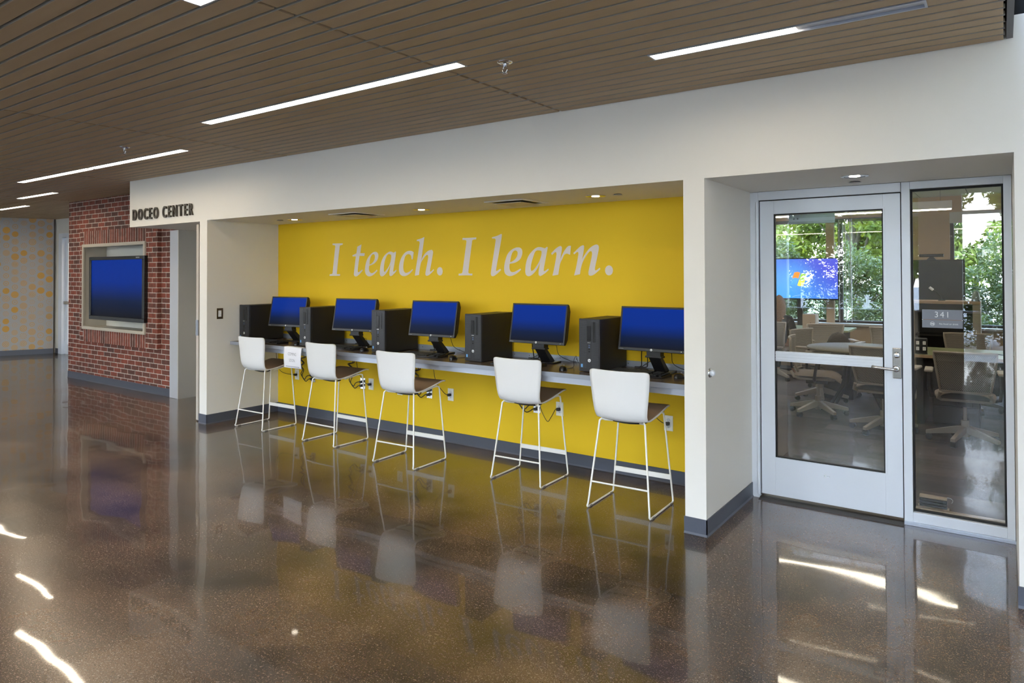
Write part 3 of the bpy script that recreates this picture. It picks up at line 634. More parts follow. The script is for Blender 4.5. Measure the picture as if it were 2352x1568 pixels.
for i, (x, l) in enumerate([(-5.10, 'square white air vent in the alcove soffit, left of two'), (-3.20, 'square white air vent in the alcove soffit, right of two')]):
    place(vt, i == 0, (x, .47, HH), 0, l, 'square air vents in the alcove soffit')

# ================================================================== COUNTER
ct = thing('counter', 'long dark wall counter with grey metal edge running across the yellow alcove', 'counter', (-4.26, .27, .86))
xa, xb = XA+4.26+.002, XP+4.26-.002
part('worktop', MB().box(xa, xb, .004, .616, -.034, 0), LTOP, ct)
part('edge_band', MB().box(xa, xb, 0, .004, -.034, 0), mat('grey_edge_band', (.33, .36, .42), .35, metal=.2), ct)
part('apron_angle', MB().box(xa+.20, xb, .020, .024, -.078, -.034).box(xa+.20, xb, .024, .06, -.040, -.034), ALUD, ct)
bs = part('back_strip', MB().box(xa, xb, .606, .616, 0, .046), ALUD, ct)
scm = MB().lathe([(0, -.001), (.0035, -.001), (.004, 0)], 8, Matrix.Rotation(-PI/2, 4, 'X')).mesh('screw', BLACKM)
for i in range(34):
    o = link('screw', scm, bs); o.location = (xa+.1+i*.157, .606, .024)
for k in range(5): part('bracket', MB().box(-2.3+k*1.1, -2.294+k*1.1, .03, .614, -.070, -.034), ALUD, ct)
ZC = .86

# ================================================================== STOOLS
def shell_pt(u, v, off=0., inset=0.):
    prof = [(-.205, .945), (-.201, .90), (-.192, .80), (-.186, .72), (-.176, .658), (-.152, .614), (-.098, .597), (0, .606), (.10, .626), (.20, .648), (.265, .657), (.285, .654)]
    wid = [.218, .216, .207, .198, .190, .186, .184, .188, .194, .198, .196, .190]
    L = [0]
    for a, b in zip(prof, prof[1:]): L.append(L[-1]+math.dist(a, b))
    s = inset+(L[-1]-2*inset)*v; i = 0
    while i < len(L)-2 and L[i+1] < s: i += 1
    t = (s-L[i])/(L[i+1]-L[i])
    def cr(f, t):
        a, b, c, d = f(max(i-1, 0)), f(i), f(i+1), f(min(i+2, len(L)-1)); return .5*((2*b)+(c-a)*t+(2*a-5*b+4*c-d)*t*t+(-a+3*b-3*c+d)*t**3)
    y = cr(lambda k: prof[k][0], t); z = cr(lambda k: prof[k][1], t); w = cr(lambda k: wid[k], t)-inset
    dy = prof[i+1][0]-prof[i][0]; dz = prof[i+1][1]-prof[i][1]; q = math.hypot(dy, dz); dy /= q; dz /= q
    ny, nz = -dz, dy                                   # towards the sitter
    dend = min(s, L[-1]-s); rc = .035 if s < L[-1]/2 else .06
    if dend < rc: w -= rc-math.sqrt(max(0, rc*rc-(rc-dend)**2))
    x = (u*2-1)*w; cup = (.026 if v < .45 else .020)*(x/.2)**2*(1 if v < .9 else (1-v)*10)
    return Vector((x, y+ny*(cup+off), z+nz*(cup+off)))
vs_ = [0, .004, .010, .018, .03, .05]+[.05+.90*k/26 for k in range(1, 27)]+[.965, .98, .99, 1.]
def warp(v): k = v*(len(vs_)-1); i = min(int(k), len(vs_)-2); return vs_[i]+(vs_[i+1]-vs_[i])*(k-i)
st = thing('bar_stool', '', 'stool')
sh = part('shell', MB().grid(lambda u, v: shell_pt(u, warp(v)), 16, len(vs_)-1), WHITEP, st)
md = sh.modifiers.new('solid', 'SOLIDIFY'); md.thickness = .010; md.offset = 0
sp_ = part('seat_facing', MB().grid(lambda u, v: shell_pt(u, warp(v), .0065, .006), 16, len(vs_)-1), SEATB, st, label='brown facing on the inside of the white shell')
md = sp_.modifiers.new('solid', 'SOLIDIFY'); md.thickness = .002; md.offset = 0
R_ = .0065
for s in (-1, 1):
    part('leg_frame', MB().tube([(s*.10, -.06, .584), (s*.14, -.105, .593)]+curve_pts([(s*.153, -.119, .602), (s*.165, -.131, .590)], 4)+[(s*.221, -.200, .035)]+curve_pts([(s*.224, -.208, .018), (s*.225, -.198, .009), (s*.225, -.18, .0075)], 4)+[(s*.226, .17, .0075)]+curve_pts([(s*.226, .198, .0075), (s*.226, .210, .016), (s*.225, .211, .035)], 4)+[(s*.170, .196, .60)]+curve_pts([(s*.168, .193, .618), (s*.160, .175, .624), (s*.150, .15, .622)], 4)+[(s*.14, .0, .596)], R_, 10), WHITEM, st)
    for y in (-.16, .16): part('glide', MB().box(s*.226-.008, s*.226+.008, y-.018, y+.018, 0, .012), mat('clear_glide', (.25, .24, .22), .4) if 'clear_glide' not in bpy.data.materials else bpy.data.materials['clear_glide'], st, .002)
part('rear_bar', MB().tube([(-.2075, -.181, .18), (.2075, -.181, .18)], .006, 10), WHITEM, st)
part('footrest', MB().box(-.212, .212, .200, .210, .160, .195), WHITEM, st, .002)
part('seat_support', MB().tube(curve_pts([(-.15, -.06, .598), (-.10, -.06, .584), (0, -.06, .577), (.10, -.06, .584), (.15, -.06, .598)]), .006, 8), BLACKM, st, label='black support under the seat')
part('seat_support', MB().tube(curve_pts([(-.15, .13, .622), (-.1, .13, .612), (0, .13, .604), (.1, .13, .612), (.15, .13, .622)]), .006, 8), BLACKM, st, label='black support under the seat')
SL = ['white plastic bar stool, leftmost, below the first tower', 'white plastic bar stool, second from the left, right of the paper notice', 'white plastic bar stool in the middle of the row', 'white plastic bar stool in front of the fourth tower, second from the right', 'white plastic bar stool, rightmost and nearest the camera, beside the pillar']
for i, (x, y, a) in enumerate([(-6.345, .325, 1.5), (-5.235, .318, 0), (-4.14, .20, 2.5), (-3.035, .395, 2), (-2.10, .25, 2)]):
    place(st, i == 0, (x, y, 0), math.radians(a), SL[i], 'white bar stools in a row at the counter')

# ================================================================== COMPUTERS
pc = thing('computer_tower', '', 'computer')
part('case', MB().box(-.086, .086, -.200, .225, .006, .395), BLACKM, pc, .003)
part('bezel', MB().box(-.0875, .0875, -.222, -.200, .004, .397), mat('bezel_black', (.022, .022, .025), .45), pc, .004)
for sd_ in (-1, 1):
    rb_ = MB()
    for k in range(52):
        z = .030+k*.0068
        if sd_ < 0 or z < .225 or z > .375: rb_.box(min(sd_*.020, sd_*.078), max(sd_*.020, sd_*.078), -.2245, -.2215, z, z+.0036)
        else: rb_.box(.060, .078, -.2245, -.2215, z, z+.0036)
    part('vent_ribs', rb_, mat('rib_black', (.035, .035, .040), .4), pc)
part('drive_bay', MB().box(-.018, .014, -.2255, -.2215, .235, .345).box(.032, .050, -.2250, -.2215, .225, .375), BLACKG, pc, .001)
part('port', MB().box(-.006, .006, -.2235, -.2215, .198, .204).box(-.006, .006, -.2235, -.2215, .182, .190), mat('port_blue', (.10, .16, .30), .4), pc)
part('port', MB().box(-.006, .006, -.2235, -.2215, .168, .174).box(-.005, .005, -.2235, -.2215, .150, .158), BLACKG, pc)
part('model_badge', MB().box(-.015, .012, -.2240, -.2215, .217, .222), STEEL, pc)
lg = part('logo_disc', MB().lathe([(0, -.001), (.0105, -.001), (.0115, 0), (0, 0)], 24, Matrix.Translation((0, -.2222, .088)) @ Matrix.Rotation(-PI/2, 4, 'X')), mat('logo_white', (.80, .82, .84), .3), pc)
hp = text_mesh('logo_letters', 'hp', .0165, BLACK, .0002, .95, .0002)
for v in hp.vertices: v.co.x += v.co.y*.25
o = link('logo_letters', hp, lg); o.rotation_euler = (PI/2, 0, 0); o.location = (-.0008, -.2236, .0835)
part('round_button_ring', MB().lathe([(.0115, 0), (.0135, -.001), (.0135, .0005)], 24, Matrix.Translation((0, -.2222, .088)) @ Matrix.Rotation(-PI/2, 4, 'X')), STEEL, pc)
part('sticker', MB().box(-.070, -.054, -.2252, -.2245, .036, .060), mat('sticker_blue', (.16, .42, .80), .4), pc)
part('foot', MB().box(-.07, .07, -.18, -.15, 0, .006).box(-.07, .07, .15, .18, 0, .006), BLACK, pc)
PL = ['black computer tower, leftmost, against the left alcove wall', 'black computer tower, second from the left, behind the paper notice', 'black computer tower in the middle of the row', 'black computer tower, second from the right', 'black computer tower, rightmost, left of the nearest monitor']
for i, (x, y) in enumerate([(-6.815, .60), (-5.80, .625), (-4.745, .635), (-3.605, .625), (-2.505, .632)]):
    place(pc, i == 0, (x, y, ZC), 0, PL[i], 'black computer towers on the counter')

TILT = math.radians(-11)
mo = thing('monitor', '', 'monitor')
MT = Matrix.Translation((0, -.02, .325)) @ Matrix.Rotation(TILT, 4, 'X')
hw, hh = .267, .163
part('bezel', MB().box(-hw, hw, -.018, .0, -hh, -hh+.022, MT).box(-hw, hw, -.018, 0, hh-.014, hh, MT).box(-hw, -hw+.014, -.018, 0, -hh+.022, hh-.014, MT).box(hw-.014, hw, -.018, 0, -hh+.022, hh-.014, MT), BLACK, mo, .002)
part('screen', MB().box(-hw+.013, hw-.013, -.0155, -.004, -hh+.021, hh-.013, MT), SCREEN, mo)
part('housing', MB().prism([(-hh+.002, 0), (hh-.002, 0), (hh-.004, .012), (hh-.05, .036), (-hh+.05, .036), (-hh+.004, .012)], -hw+.002, hw-.002, 'x', MT @ Matrix(((1, 0, 0, 0), (0, 0, 1, 0), (0, 1, 0, 0), (0, 0, 0, 1)))), BLACK, mo, .003)
lg = part('logo_disc', MB().lathe([(0, -.001), (.0085, -.001), (.009, 0)], 20, MT @ Matrix.Translation((0, -.0185, -hh+.011)) @ Matrix.Rotation(-PI/2, 4, 'X')), bpy.data.materials['logo_white'], mo)
hp2 = text_mesh('logo_letters', 'hp', .012, BLACK, .0001, .95, .0)
for v in hp2.vertices: v.co.x += v.co.y*.25; v.co = (MT @ Matrix.Translation((-.0005, -.0202, -hh+.0078)) @ Matrix.Rotation(PI/2, 4, 'X')) @ v.co
link('logo_letters', hp2, lg)
part('badge', MB().box(-hw+.008, -hw+.045, -.0186, -.018, -hh+.008, -hh+.011, MT), mat('badge_grey', (.25, .25, .26), .4), mo)
part('power_button', MB().box(hw-.04, hw-.034, -.0186, -.018, -hh+.010, -hh+.013, MT), STEEL, mo)
part('hinge_block', MB().box(-.055, .055, -.030, .035, .128, .190).box(-.065, .065, -.034, .030, .118, .132), BLACK, mo, .004)
part('stand_column', MB().prism([(-.02, .122), (.03, .122), (.150, .012), (.080, .012)], -.045, .045, 'x'), BLACK, mo, .003)
part('stand_base', MB().prism([(-.11, .02), (.11, .02), (.10, .165), (-.10, .165)], 0, .013, 'z'), BLACKG, mo, .004)
ML = ['widescreen monitor with blue screen, leftmost, partly behind the second tower', 'widescreen monitor with blue screen, second from the left', 'widescreen monitor with blue screen in the middle of the row', 'widescreen monitor with blue screen, second from the right', 'widescreen monitor with blue screen, rightmost, cut off by the pillar']
MP = [(-6.33, 6.5), (-5.27, 6.5), (-4.217, 2.5), (-3.075, 0), (-2.075, -1)]
for i, (x, a) in enumerate(MP):
    place(mo, i == 0, (x, .62, ZC), math.radians(a), ML[i], 'monitors on the counter')

kb = thing('keyboard', '', 'keyboard')
part('body', MB().prism([(-.078, 0), (.078, 0), (.078, .024), (-.078, .012)], -.225, .225, 'x'), BLACKG, kb, .003)
ky = MB()
for r in range(6):
    yy = -.064+r*.0222; zz = .0135+(yy+.078)*.077; c = 0
    while c < 21:
        wk = 6 if (r == 0 and c == 4) else 1
        if c in (15, 19) or (c in (16, 17, 18) and r in (2,)): c += 1; continue
        x = -.215+c*.0205; ky.box(x+.0012, x+.0205*wk-.0012, yy+.0015, yy+.0195, zz, zz+.007); c += wk
part('keys', ky, BLACK, kb)
for i, (x, y, a) in enumerate([(-6.40, .40, 3), (-5.30, .46, 2), (-4.225, .46, 4), (-3.17, .44, 0), (-2.15, .50, -5)]):
    place(kb, i == 0, (x, y, ZC), math.radians(a), 'flat black keyboard in front of the %s monitor' % ['leftmost', 'second', 'middle', 'fourth', 'rightmost'][i], 'black keyboards on the counter')

ms = thing('computer_mouse', '', 'mouse')
def mpt(u, v):
    a = 2*PI*u; q = max(0, math.sin(v*PI/2)); r = math.cos(v*PI/2)
    return Vector((.030*math.cos(a)*r**.7, .055*math.sin(a)*r**.7, .002+.034*q*(1-.25*math.sin(a)*r)))
part('body', MB().grid(mpt, 24, 10).add([mpt(k/24, 0) for k in range(24)], [tuple(range(24))]), BLACKG, ms)
part('wheel', MB().tube([(-.003, .030, .031), (.003, .030, .031)], .008, 12), mat('wheel_grey', (.35, .35, .36), .3), ms)
part('cord', MB().tube(curve_pts([(0, .053, .010), (.01, .09, .004), (.04, .13, .003), (.05, .17, .01), (.045, .20, .05), (.06, .215, .085), (.075, .20, .05), (.08, .22, .03)], 6), .0017, 6), CABLE, ms)
for i, (x, y, a) in enumerate([(-5.955, .44, 8), (-4.96, .44, 5), (-3.855, .445, 15), (-2.725, .40, 20), (-1.85, .52, -8)]):
    place(ms, i == 0, (x, y, ZC), math.radians(a), 'black mouse beside the keyboard of the %s monitor' % ['leftmost', 'second', 'middle', 'fourth', 'rightmost'][i], 'black mice on the counter')

# cables behind the monitors (one thing each)
names = ['leftmost', 'second', 'middle', 'fourth', 'rightmost']
rnd = random.Random(3)
for i, (x, a) in enumerate(MP):
    for k, (dx, col) in enumerate(((-.17, 'video'), (-.12, 'power'), (.085, 'audio'))):
        p = [(x+dx*.4, .66, 1.14), (x+dx*.9, .73, 1.02), (x+dx-.02, .80, .92), (x+dx+(-.05 if k < 2 else .05), .850, .872), (x+dx+(-.10 if k < 2 else .12), .845, .866)]
        o = part('monitor_cable', MB().tube(curve_pts(p, 8), .0038 if k < 2 else .0022, 8), CABLE, None)
        tag(o, 'black %s cable hanging behind the %s monitor' % (['thick outer', 'thick inner', 'thin'][k], names[i]), 'cable', 'cables behind the monitors')
    p = [(x-.10, .80, .868), (x-.04, .845, .90), (x, .83, .93), (x+.04, .845, .89), (x+.10, .82, .866)]
    if i in (1, 3, 4): tag(part('loose_cable', MB().tube(curve_pts([(x-.28, .70, .864), (x-.20, .76, .868), (x-.15, .835, .91), (x-.11, .845, .925), (x-.09, .85, .87)], 8), .0024, 6), CABLE, None), 'thin black cord looping up behind the %s monitor onto the counter' % names[i], 'cable', 'loose cords on the counter')

# ================================================================== WALL OUTLETS AND CORDS
def outlet(first, label, x, z, dark):
    key = 'dark' if dark else 'light'
    if key not in OUT:
        t = thing('wall_outlet', label, 'outlet')
        part('cover_plate', MB().box(-.036, .036, -.006, 0, -.058, .058), STEEL if dark else ALMOND, t, .002)
        for s in (-1, 1):
            r = part('receptacle', MB().lathe([(0, -.0015), (.0165, -.0015), (.0175, 0)], 20, Matrix.Translation((0, -.006, s*.0195)) @ Matrix.Rotation(-PI/2, 4, 'X')), BLACK if dark else WHITEP, t)
            part('slots', MB().box(-.007, -.005, -.0082, -.007, s*.0195-.002, s*.0195+.006).box(.005, .007, -.0082, -.007, s*.0195-.002, s*.0195+.006).box(-.002, .002, -.0082, -.007, s*.0195-.009, s*.0195-.005), BLACKM, r)
        part('screw', MB().lathe([(0, -.001), (.003, -.001), (.003, 0)], 8, Matrix.Translation((0, -.006, 0)) @ Matrix.Rotation(-PI/2, 4, 'X')), STEEL, t)
        OUT[key] = t; f = True
    else: f = False
    return place(OUT[key], f, (x, DA, z), 0, label, 'light outlets under the counter' if not dark else 'steel outlets under the counter')
OUT = {}
XO = [(-6.56, -6.275), (-5.345, -5.47), (-4.262, -4.530), (-3.055, -3.285), (-2.085, None)]
for i, (xl, xd) in enumerate(XO):
    outlet(0, 'light wall outlet on the yellow wall below the %s monitor' % names[i], xl, .452, False)
    if xd: outlet(0, 'steel wall outlet with black sockets below the %s monitor' % names[i], xd, .448, True)
outlet(0, 'light wall outlet half hidden behind the middle stool seat', -4.93, .44, False)
def cord(pts, r, label, plug=None):
    t = thing('power_cord', label, 'power cord', tuple(pts[0]), 0, 'power cords below the counter')
    p0 = Vector(pts[0]); P = [Vector(p)-p0 for p in pts]
    part('cable', MB().tube(curve_pts(P, 8), r, 7), CABLE, t)
    if plug: v = Vector(plug)-p0; part('plug', MB().box(v.x-.014, v.x+.014, v.y-.035, v.y, v.z-.012, v.z+.012), BLACK, t, .004)
yw = DA-.03
for i, (xl, xd) in enumerate(XO):
    if i == 3: P = [(xd+.03, yw, .79), (xd+.05, yw, .50), (xd+.06, yw, .43), (xd+.12, yw, .34), (xl-.07, yw, .38), (xl-.02, DA-.04, .452), (xl, DA-.02, .452)]
    elif i == 0: P = [(xl-.36, yw, .79), (xl-.34, yw, .62), (xl-.30, yw, .50), (xl-.2, yw, .455), (xl-.06, yw, .450), (xl, DA-.02, .452)]
    else: P = [(xl-.22, yw, .79), (xl-.19, yw, .66), (xl-.16, yw, .56), (xl-.09, yw, .49), (xl-.03, DA-.04, .458), (xl, DA-.02, .455)]
    cord(P, .0026, 'thin black cord running to the light outlet below the %s monitor' % names[i], (xl, DA-.008, .452))
    if not xd: continue
    for k in (0, 1):
        zo = .4675 if k == 0 else .4285; s = -1; b = xd-.17+k*.02
        P = [(b+.04, yw, .79), (b-.01+.03*k, yw, .72), (b+.05, yw, .665), (b-.03, yw, .64), (b+.04, yw-.01, .60), (b-.02, yw, .56), (b+.03, yw-.01, .52), (b-.01, yw, .47-.02*k), (b+.05, yw, .415-.02*k), (b+.11, DA-.05, zo-.015), (xd-.02, DA-.045, zo), (xd, DA-.02, zo)]
        cord(P, .0042, 'thick black cord knotted below the counter, %s of two at the %s monitor' % (['upper', 'lower'][k], names[i]), (xd, DA-.008, zo))
tag(part('cord_bundle', MB().tube(curve_pts([(-4.70, yw, .79), (-4.73, yw, .70), (-4.76, yw, .62), (-4.74, yw, .58)], 8), .012, 8).tube(curve_pts([(-4.68, yw, .79), (-4.71, yw-.01, .69), (-4.73, yw-.01, .60)], 8), .008, 8), CABLE, None), 'tied black bundle of cord hanging behind the middle stool', 'cord')
tag(part('hanging_cord', MB().tube(curve_pts([(-4.93, .60, .786), (-4.90, .60, .765), (-4.86, .60, .760), (-4.82, .60, .775), (-4.80, .60, .787)], 6), .002, 6), CABLE, None), 'short loop of thin cord sagging under the counter left of the middle stool', 'cord')

# light switch, door stop knob, paper notice
sw = thing('light_switch', 'bronze framed light switch on the left alcove side wall', 'switch', (XA, .148, 1.17))
part('cover_plate', MB().box(0, .006, -.036, .036, -.058, .058), BRONZE, sw, .002); rk = part('rocker', MB().box(.006, .010, -.020, .014, -.034, .034), WHITEP, sw, .001); part('slider', MB().box(.010, .0125, .006, .012, .0, .012), ALMOND, rk)
kn = thing('door_stop', 'small round metal door stop on the recess side of the pillar', 'door stop', (XD, .073, .982))
part('mounting_plate', MB().lathe([(.030, 0), (.030, .006), (.020, .010), (0, .010)], 24, Matrix.Rotation(PI/2, 4, 'Y')), STEEL, kn); part('bumper', MB().lathe([(.018, .010), (.020, .022), (.012, .032), (0, .034)], 24, Matrix.Rotation(PI/2, 4, 'Y')), ALU, kn)
pn = thing('paper_notice', 'white paper notice reading COMING SOON hanging over the counter edge', 'notice', (-5.80, .262, .862))
def pap(u, v):
    x = -.14+.28*u+.006*math.sin(v*3)*(u-.5)
    s = v*.255
    if s < .045: return Vector((x, .045-s, .001+.002*math.sin(u*4)))
    q = s-.045; return Vector((x, -.004-.012*math.sin(q*14)*(.3+.9*u), .001-q))
part('sheet', MB().grid(pap, 14, 22), PAPER, pn); pn.children[0].modifiers.new('s', 'SOLIDIFY').thickness = .0006
def wrap(me, ox, oz):
    for v in me.vertices:
        X = v.co.x+ox; Z = v.co.y+oz; u = (X+.14)/.28; q = -Z; v.co = (X, -.0065-.012*math.sin(q*14)*(.3+.9*u), Z)
    return me
link('line_of_text', wrap(text_mesh('line_of_text', 'COMING', .042, INK, .0001, .80, -.0008), 0, -.082), pn); link('line_of_text', wrap(text_mesh('line_of_text', 'SOON', .042, INK, .0001, .80, -.0008), 0, -.145), pn)
part('printed_band', MB().grid(lambda u, v: Vector((-.11+.22*u, pap(.1+.8*u, (.045+.190+.006*v)/.255).y-.0010, -.190-.006*v)), 12, 1), mat('faint_ink', (.35, .33, .42), .7), pn)

# ================================================================== DISPLAY IN THE BRICK NICHE
tv = thing('wall_display', 'black framed flat display showing blue, set in the brick wall niche', 'display', (-10.14, BY, 1.397))
W2, H2 = .805, .452
part('bezel', MB().box(-W2, W2, -.10, -.04, -H2, -H2+.055).box(-W2, W2, -.10, -.04, H2-.048, H2).box(-W2, -W2+.06, -.10, -.04, -H2+.055, H2-.048).box(W2-.06, W2, -.10, -.04, -H2+.055, H2-.048), BLACKG, tv, .004)
part('screen', MB().box(-W2+.055, W2-.055, -.088, -.05, -H2+.05, H2-.044), SCREENTV, tv)
part('housing', MB().box(-W2+.003, W2-.003, -.04, .035, -H2+.003, H2-.003).box(-.3, .3, .035, .260, -.2, .2), BLACK, tv)
part('badge', MB().box(W2-.22, W2-.12, -.102, -.10, H2-.030, H2-.015), STEEL, tv)
part('logo', MB().box(-.03, .03, -.102, -.10, -H2+.022, -H2+.032), mat('logo_dim', (.06, .06, .06), .4), tv)

# ================================================================== ROOM 341 BEYOND THE GLASS
def mesh_back_mat():
    m, t, b = new_mat('perforated_back'); v, x, y, z = coords(t)
    r_ = MA(t, 'FLOOR', MA(t, 'MULTIPLY', z, 90.)); u_ = MA(t, 'SUBTRACT', MA(t, 'FRACT', MA(t, 'ADD', MA(t, 'MULTIPLY', y, 70.), MA(t, 'MULTIPLY', r_, .5))), .5); w_ = MA(t, 'SUBTRACT', MA(t, 'FRACT', MA(t, 'MULTIPLY', z, 90.)), .5)
    t.links.new(MIX(t, MA(t, 'LESS_THAN', MA(t, 'ADD', MA(t, 'MULTIPLY', u_, u_), MA(t, 'MULTIPLY', w_, w_)), .10), (.37, .345, .31), (.03, .028, .025)), b.inputs['Base Color']); b.inputs['Roughness'].default_value = .6
    return m
PERF = mesh_back_mat()
def task_chair():      # faces +x, origin on the floor below the column
    t = thing('task_chair', '', 'chair')
    part('seat', MB().grid(lambda u, v: Vector((-.22+.46*u-(.02 if v in (0, 1) else 0), (v-.5)*(.48-.10*(2*u-1)**4), .455+.035*math.sin(PI*v)**.5*(1-.0*u)-.05*max(0, u-.75)*4*max(0, u-.75)*4)), 14, 12).grid(lambda u, v: Vector((-.22+.46*u, (v-.5)*(.48-.10*(2*u-1)**4), .435-.05*max(0, u-.75)*4*max(0, u-.75)*4)), 14, 12), TAUPEF, t)
    part('seat_pan', MB().box(-.20, .18, -.20, .20, .405, .437), TAUPE, t, .01)
    part('mechanism', MB().box(-.12, .10, -.06, .06, .35, .405), BLACKM, t, .006)
    def bk(u, v, off=0.):
        z = .50+.36*v; w = .19+.05*v; x = -.225-.07*v-.03*math.sin(PI*v)+.035*((2*u-1)**2); return Vector((x+off, (u-.5)*2*w, z))
    pb_ = part('back_panel', MB().grid(bk, 12, 12), PERF, t); pb_.modifiers.new('s', 'SOLIDIFY').thickness = .008
    part('back_frame', MB().tube([bk(0, v/10) for v in range(11)]+[bk(k/8, 1) for k in range(1, 8)]+[bk(1, 1-v/10) for v in range(11)]+[bk(1-k/8, 0) for k in range(1, 8)], .013, 8, closed=True)
         .tube([(-.262, -.19, .50), (-.235, -.21, .44), (-.16, -.18, .415)], .016, 8).tube([(-.262, .19, .50), (-.235, .21, .44), (-.16, .18, .415)], .016, 8), TAUPE, t)
    for s in (-1, 1):
        part('armrest', MB().box(-.15, .12, s*.285-.035, s*.285+.035, .655, .68), TAUPE, t, .010)
        part('arm_post', MB().tube([(-.02, s*.18, .40), (-.02, s*.27, .42), (-.01, s*.285, .50), (.02, s*.285, .66)], [.018, .018, .016, .014], 8), BLACK, t)
    part('column', MB().tube([(0, 0, .17), (0, 0, .36)], .016, 12).tube([(0, 0, .06), (0, 0, .21)], .034, 16), TAUPE, t)
    for k in range(5):
        a = 2*PI*k/5+.3; Mk = Matrix.Rotation(a, 4, 'Z')
        lg = part('leg', MB().prism([(.02, .10), (.02, .155), (.06, .155), (.315, .085), (.315, .055), (.29, .055), (.06, .085)], -.018, .018, 'y', Mk), TAUPE, t, .004)
        part('caster', MB().tube([Mk @ Vector((.29, -.022, .028)), Mk @ Vector((.29, .022, .028))], .028, 14), BLACK, lg)
    return t
tcm = task_chair()
CH = [(-1.70, 4.20, 8, 'taupe task chair seen from its side, left of the round table, nearest the door'), (-.98, 3.66, 84, 'taupe task chair with perforated back, in front of the round table'),
      (-.30, 3.60, 93, 'large taupe task chair behind the room number sign'), (-1.86, 5.15, -20, 'taupe task chair behind the round table, its top bent forward'),
      (-1.90, 6.05, -62, 'taupe task chair turned toward the window beyond the round table'), (-.32, 5.38, -85, 'taupe task chair on the far side of the rectangular table'),
      (-2.80, 6.62, 88, 'taupe task chair the seated person uses'), (-1.25, 5.80, -100, 'taupe task chair left of the presentation desk, behind the socket tower'), (.55, 5.7, 170, 'taupe task chair at the right edge of the room')]
for i, (x, y, a, l) in enumerate(CH): place(tcm, i == 0, (x, y, .004), math.radians(a), l, 'taupe task chairs in room 341')

rt = thing('round_table', 'round green-grey laminate table in room 341 behind the door glass', 'table', (-1.36, 4.72, .004))
part('tabletop', MB().lathe([(0, .70), (.55, .70), (.56, .712), (.55, .725), (0, .725)], 48), mat('table_laminate', (.13, .12, .08), .5), rt)
for k in range(4):
    a = PI/4+k*PI/2; part('leg', MB().tube([(.16*math.cos(a), .16*math.sin(a), .70), (.20*math.cos(a), .20*math.sin(a), .30), (.42*math.cos(a), .42*math.sin(a), .012)], .02, 10), BLACKM, rt)
r2 = thing('rectangular_table', 'rectangular pale green table behind the sidelight, dark panel below', 'table', (-.15, 4.65, .004))
part('tabletop', MB().box(-.62, 1.2, -.45, .45, .705, .735), GREENT, r2, .004); part('edge', MB().box(-.62, 1.2, -.455, -.449, .705, .735), WOODT, r2)
part('leg_panel', MB().box(-.60, -.54, -.35, .35, .0, .705), BLACKM, r2); part('leg_panel', MB().box(1.05, 1.11, -.35, .35, .0, .705), BLACKM, r2)
part('modesty_panel', MB().box(-.54, 1.05, .02, .05, .30, .70), BLACKM, r2)
cb = thing('drawer_pedestal', 'black drawer pedestal under the left end of the rectangular table', 'cabinet', (-.40, 4.39, .004))
part('body', MB().box(-.2, .2, -.2, .25, .04, .60), mat('pedestal_black', (.02, .021, .025), .4), cb, .004)
for k in range(3): part('drawer', MB().box(-.195, .195, -.215, -.2, .06+k*.18, .225+k*.18), mat('drawer_black', (.025, .026, .03), .4) if k == 0 else bpy.data.materials['drawer_black'], cb, .003)
part('vent_slots', MB().box(-.12, .12, -.219, -.215, .50, .506).box(-.12, .12, -.219, -.215, .52, .526).box(-.12, .12, -.219, -.215, .54, .546), STEEL, cb)
sk = thing('socket_tower', 'small black desktop socket tower with four white sockets', 'socket tower', (-.705, 4.30, .740))
part('body', MB().box(-.055, .055, -.03, .03, 0, .165), BLACKG, sk, .010)
for sx_ in (-1, 1):
    for z in (.055, .115):
        so_ = part('socket', MB().box(sx_*.030-.014, sx_*.030+.014, -.034, -.029, z-.018, z+.018), WHITEP, sk, .002)
        part('slots', MB().box(sx_*.030-.006, sx_*.030-.003, -.0350, -.033, z, z+.009).box(sx_*.030+.003, sx_*.030+.006, -.0350, -.033, z, z+.009).box(sx_*.030-.002, sx_*.030+.002, -.0350, -.033, z-.010, z-.005), BLACK, so_)
part('foot', MB().lathe([(0, 0), (.06, 0), (.055, .008), (0, .010)], 24), BLACK, sk)
tag(part('table_cable', MB().tube(curve_pts([(-.05, 4.6, .746), (.1, 4.45, .746), (.3, 4.5, .746), (.5, 4.38, .746), (.9, 4.5, .746)], 8), .005, 6), CABLE, None), 'black cable lying across the pale green table', 'cable')
ot = thing('stool_cube', 'grey padded cube seat under the backpack behind the round table', 'seat', (-1.72, 5.50, .004))
part('cushion', MB().box(-.20, .20, -.15, .15, .30, .45), mat('ottoman_grey', (.08, .075, .07), .8), ot, .02); part('base', MB().box(-.19, .19, -.14, .14, 0, .30), BLACKM, ot, .01)
bp_ = thing('backpack', 'dark rounded backpack standing behind the round table below the window', 'backpack', (-1.72, 5.50, .006))
def bag(u, v):
    a = 2*PI*u; zz = .45+.38*v; w = (1-v**3.2)**.5 if v < 1 else 0; return Vector((.155*math.cos(a)*w, .10*math.sin(a)*w, zz))
part('bag', MB().grid(bag, 20, 12), mat('dark_nylon', (.035, .026, .022), .7, bump=(30, .4, .01)), bp_)
part('pocket', MB().grid(lambda u, v: Vector((.10*(2*u-1), -.095-.035*math.sin(PI*u)*math.sin(PI*v), .47+.2*v)), 10, 8), bpy.data.materials['dark_nylon'], bp_)

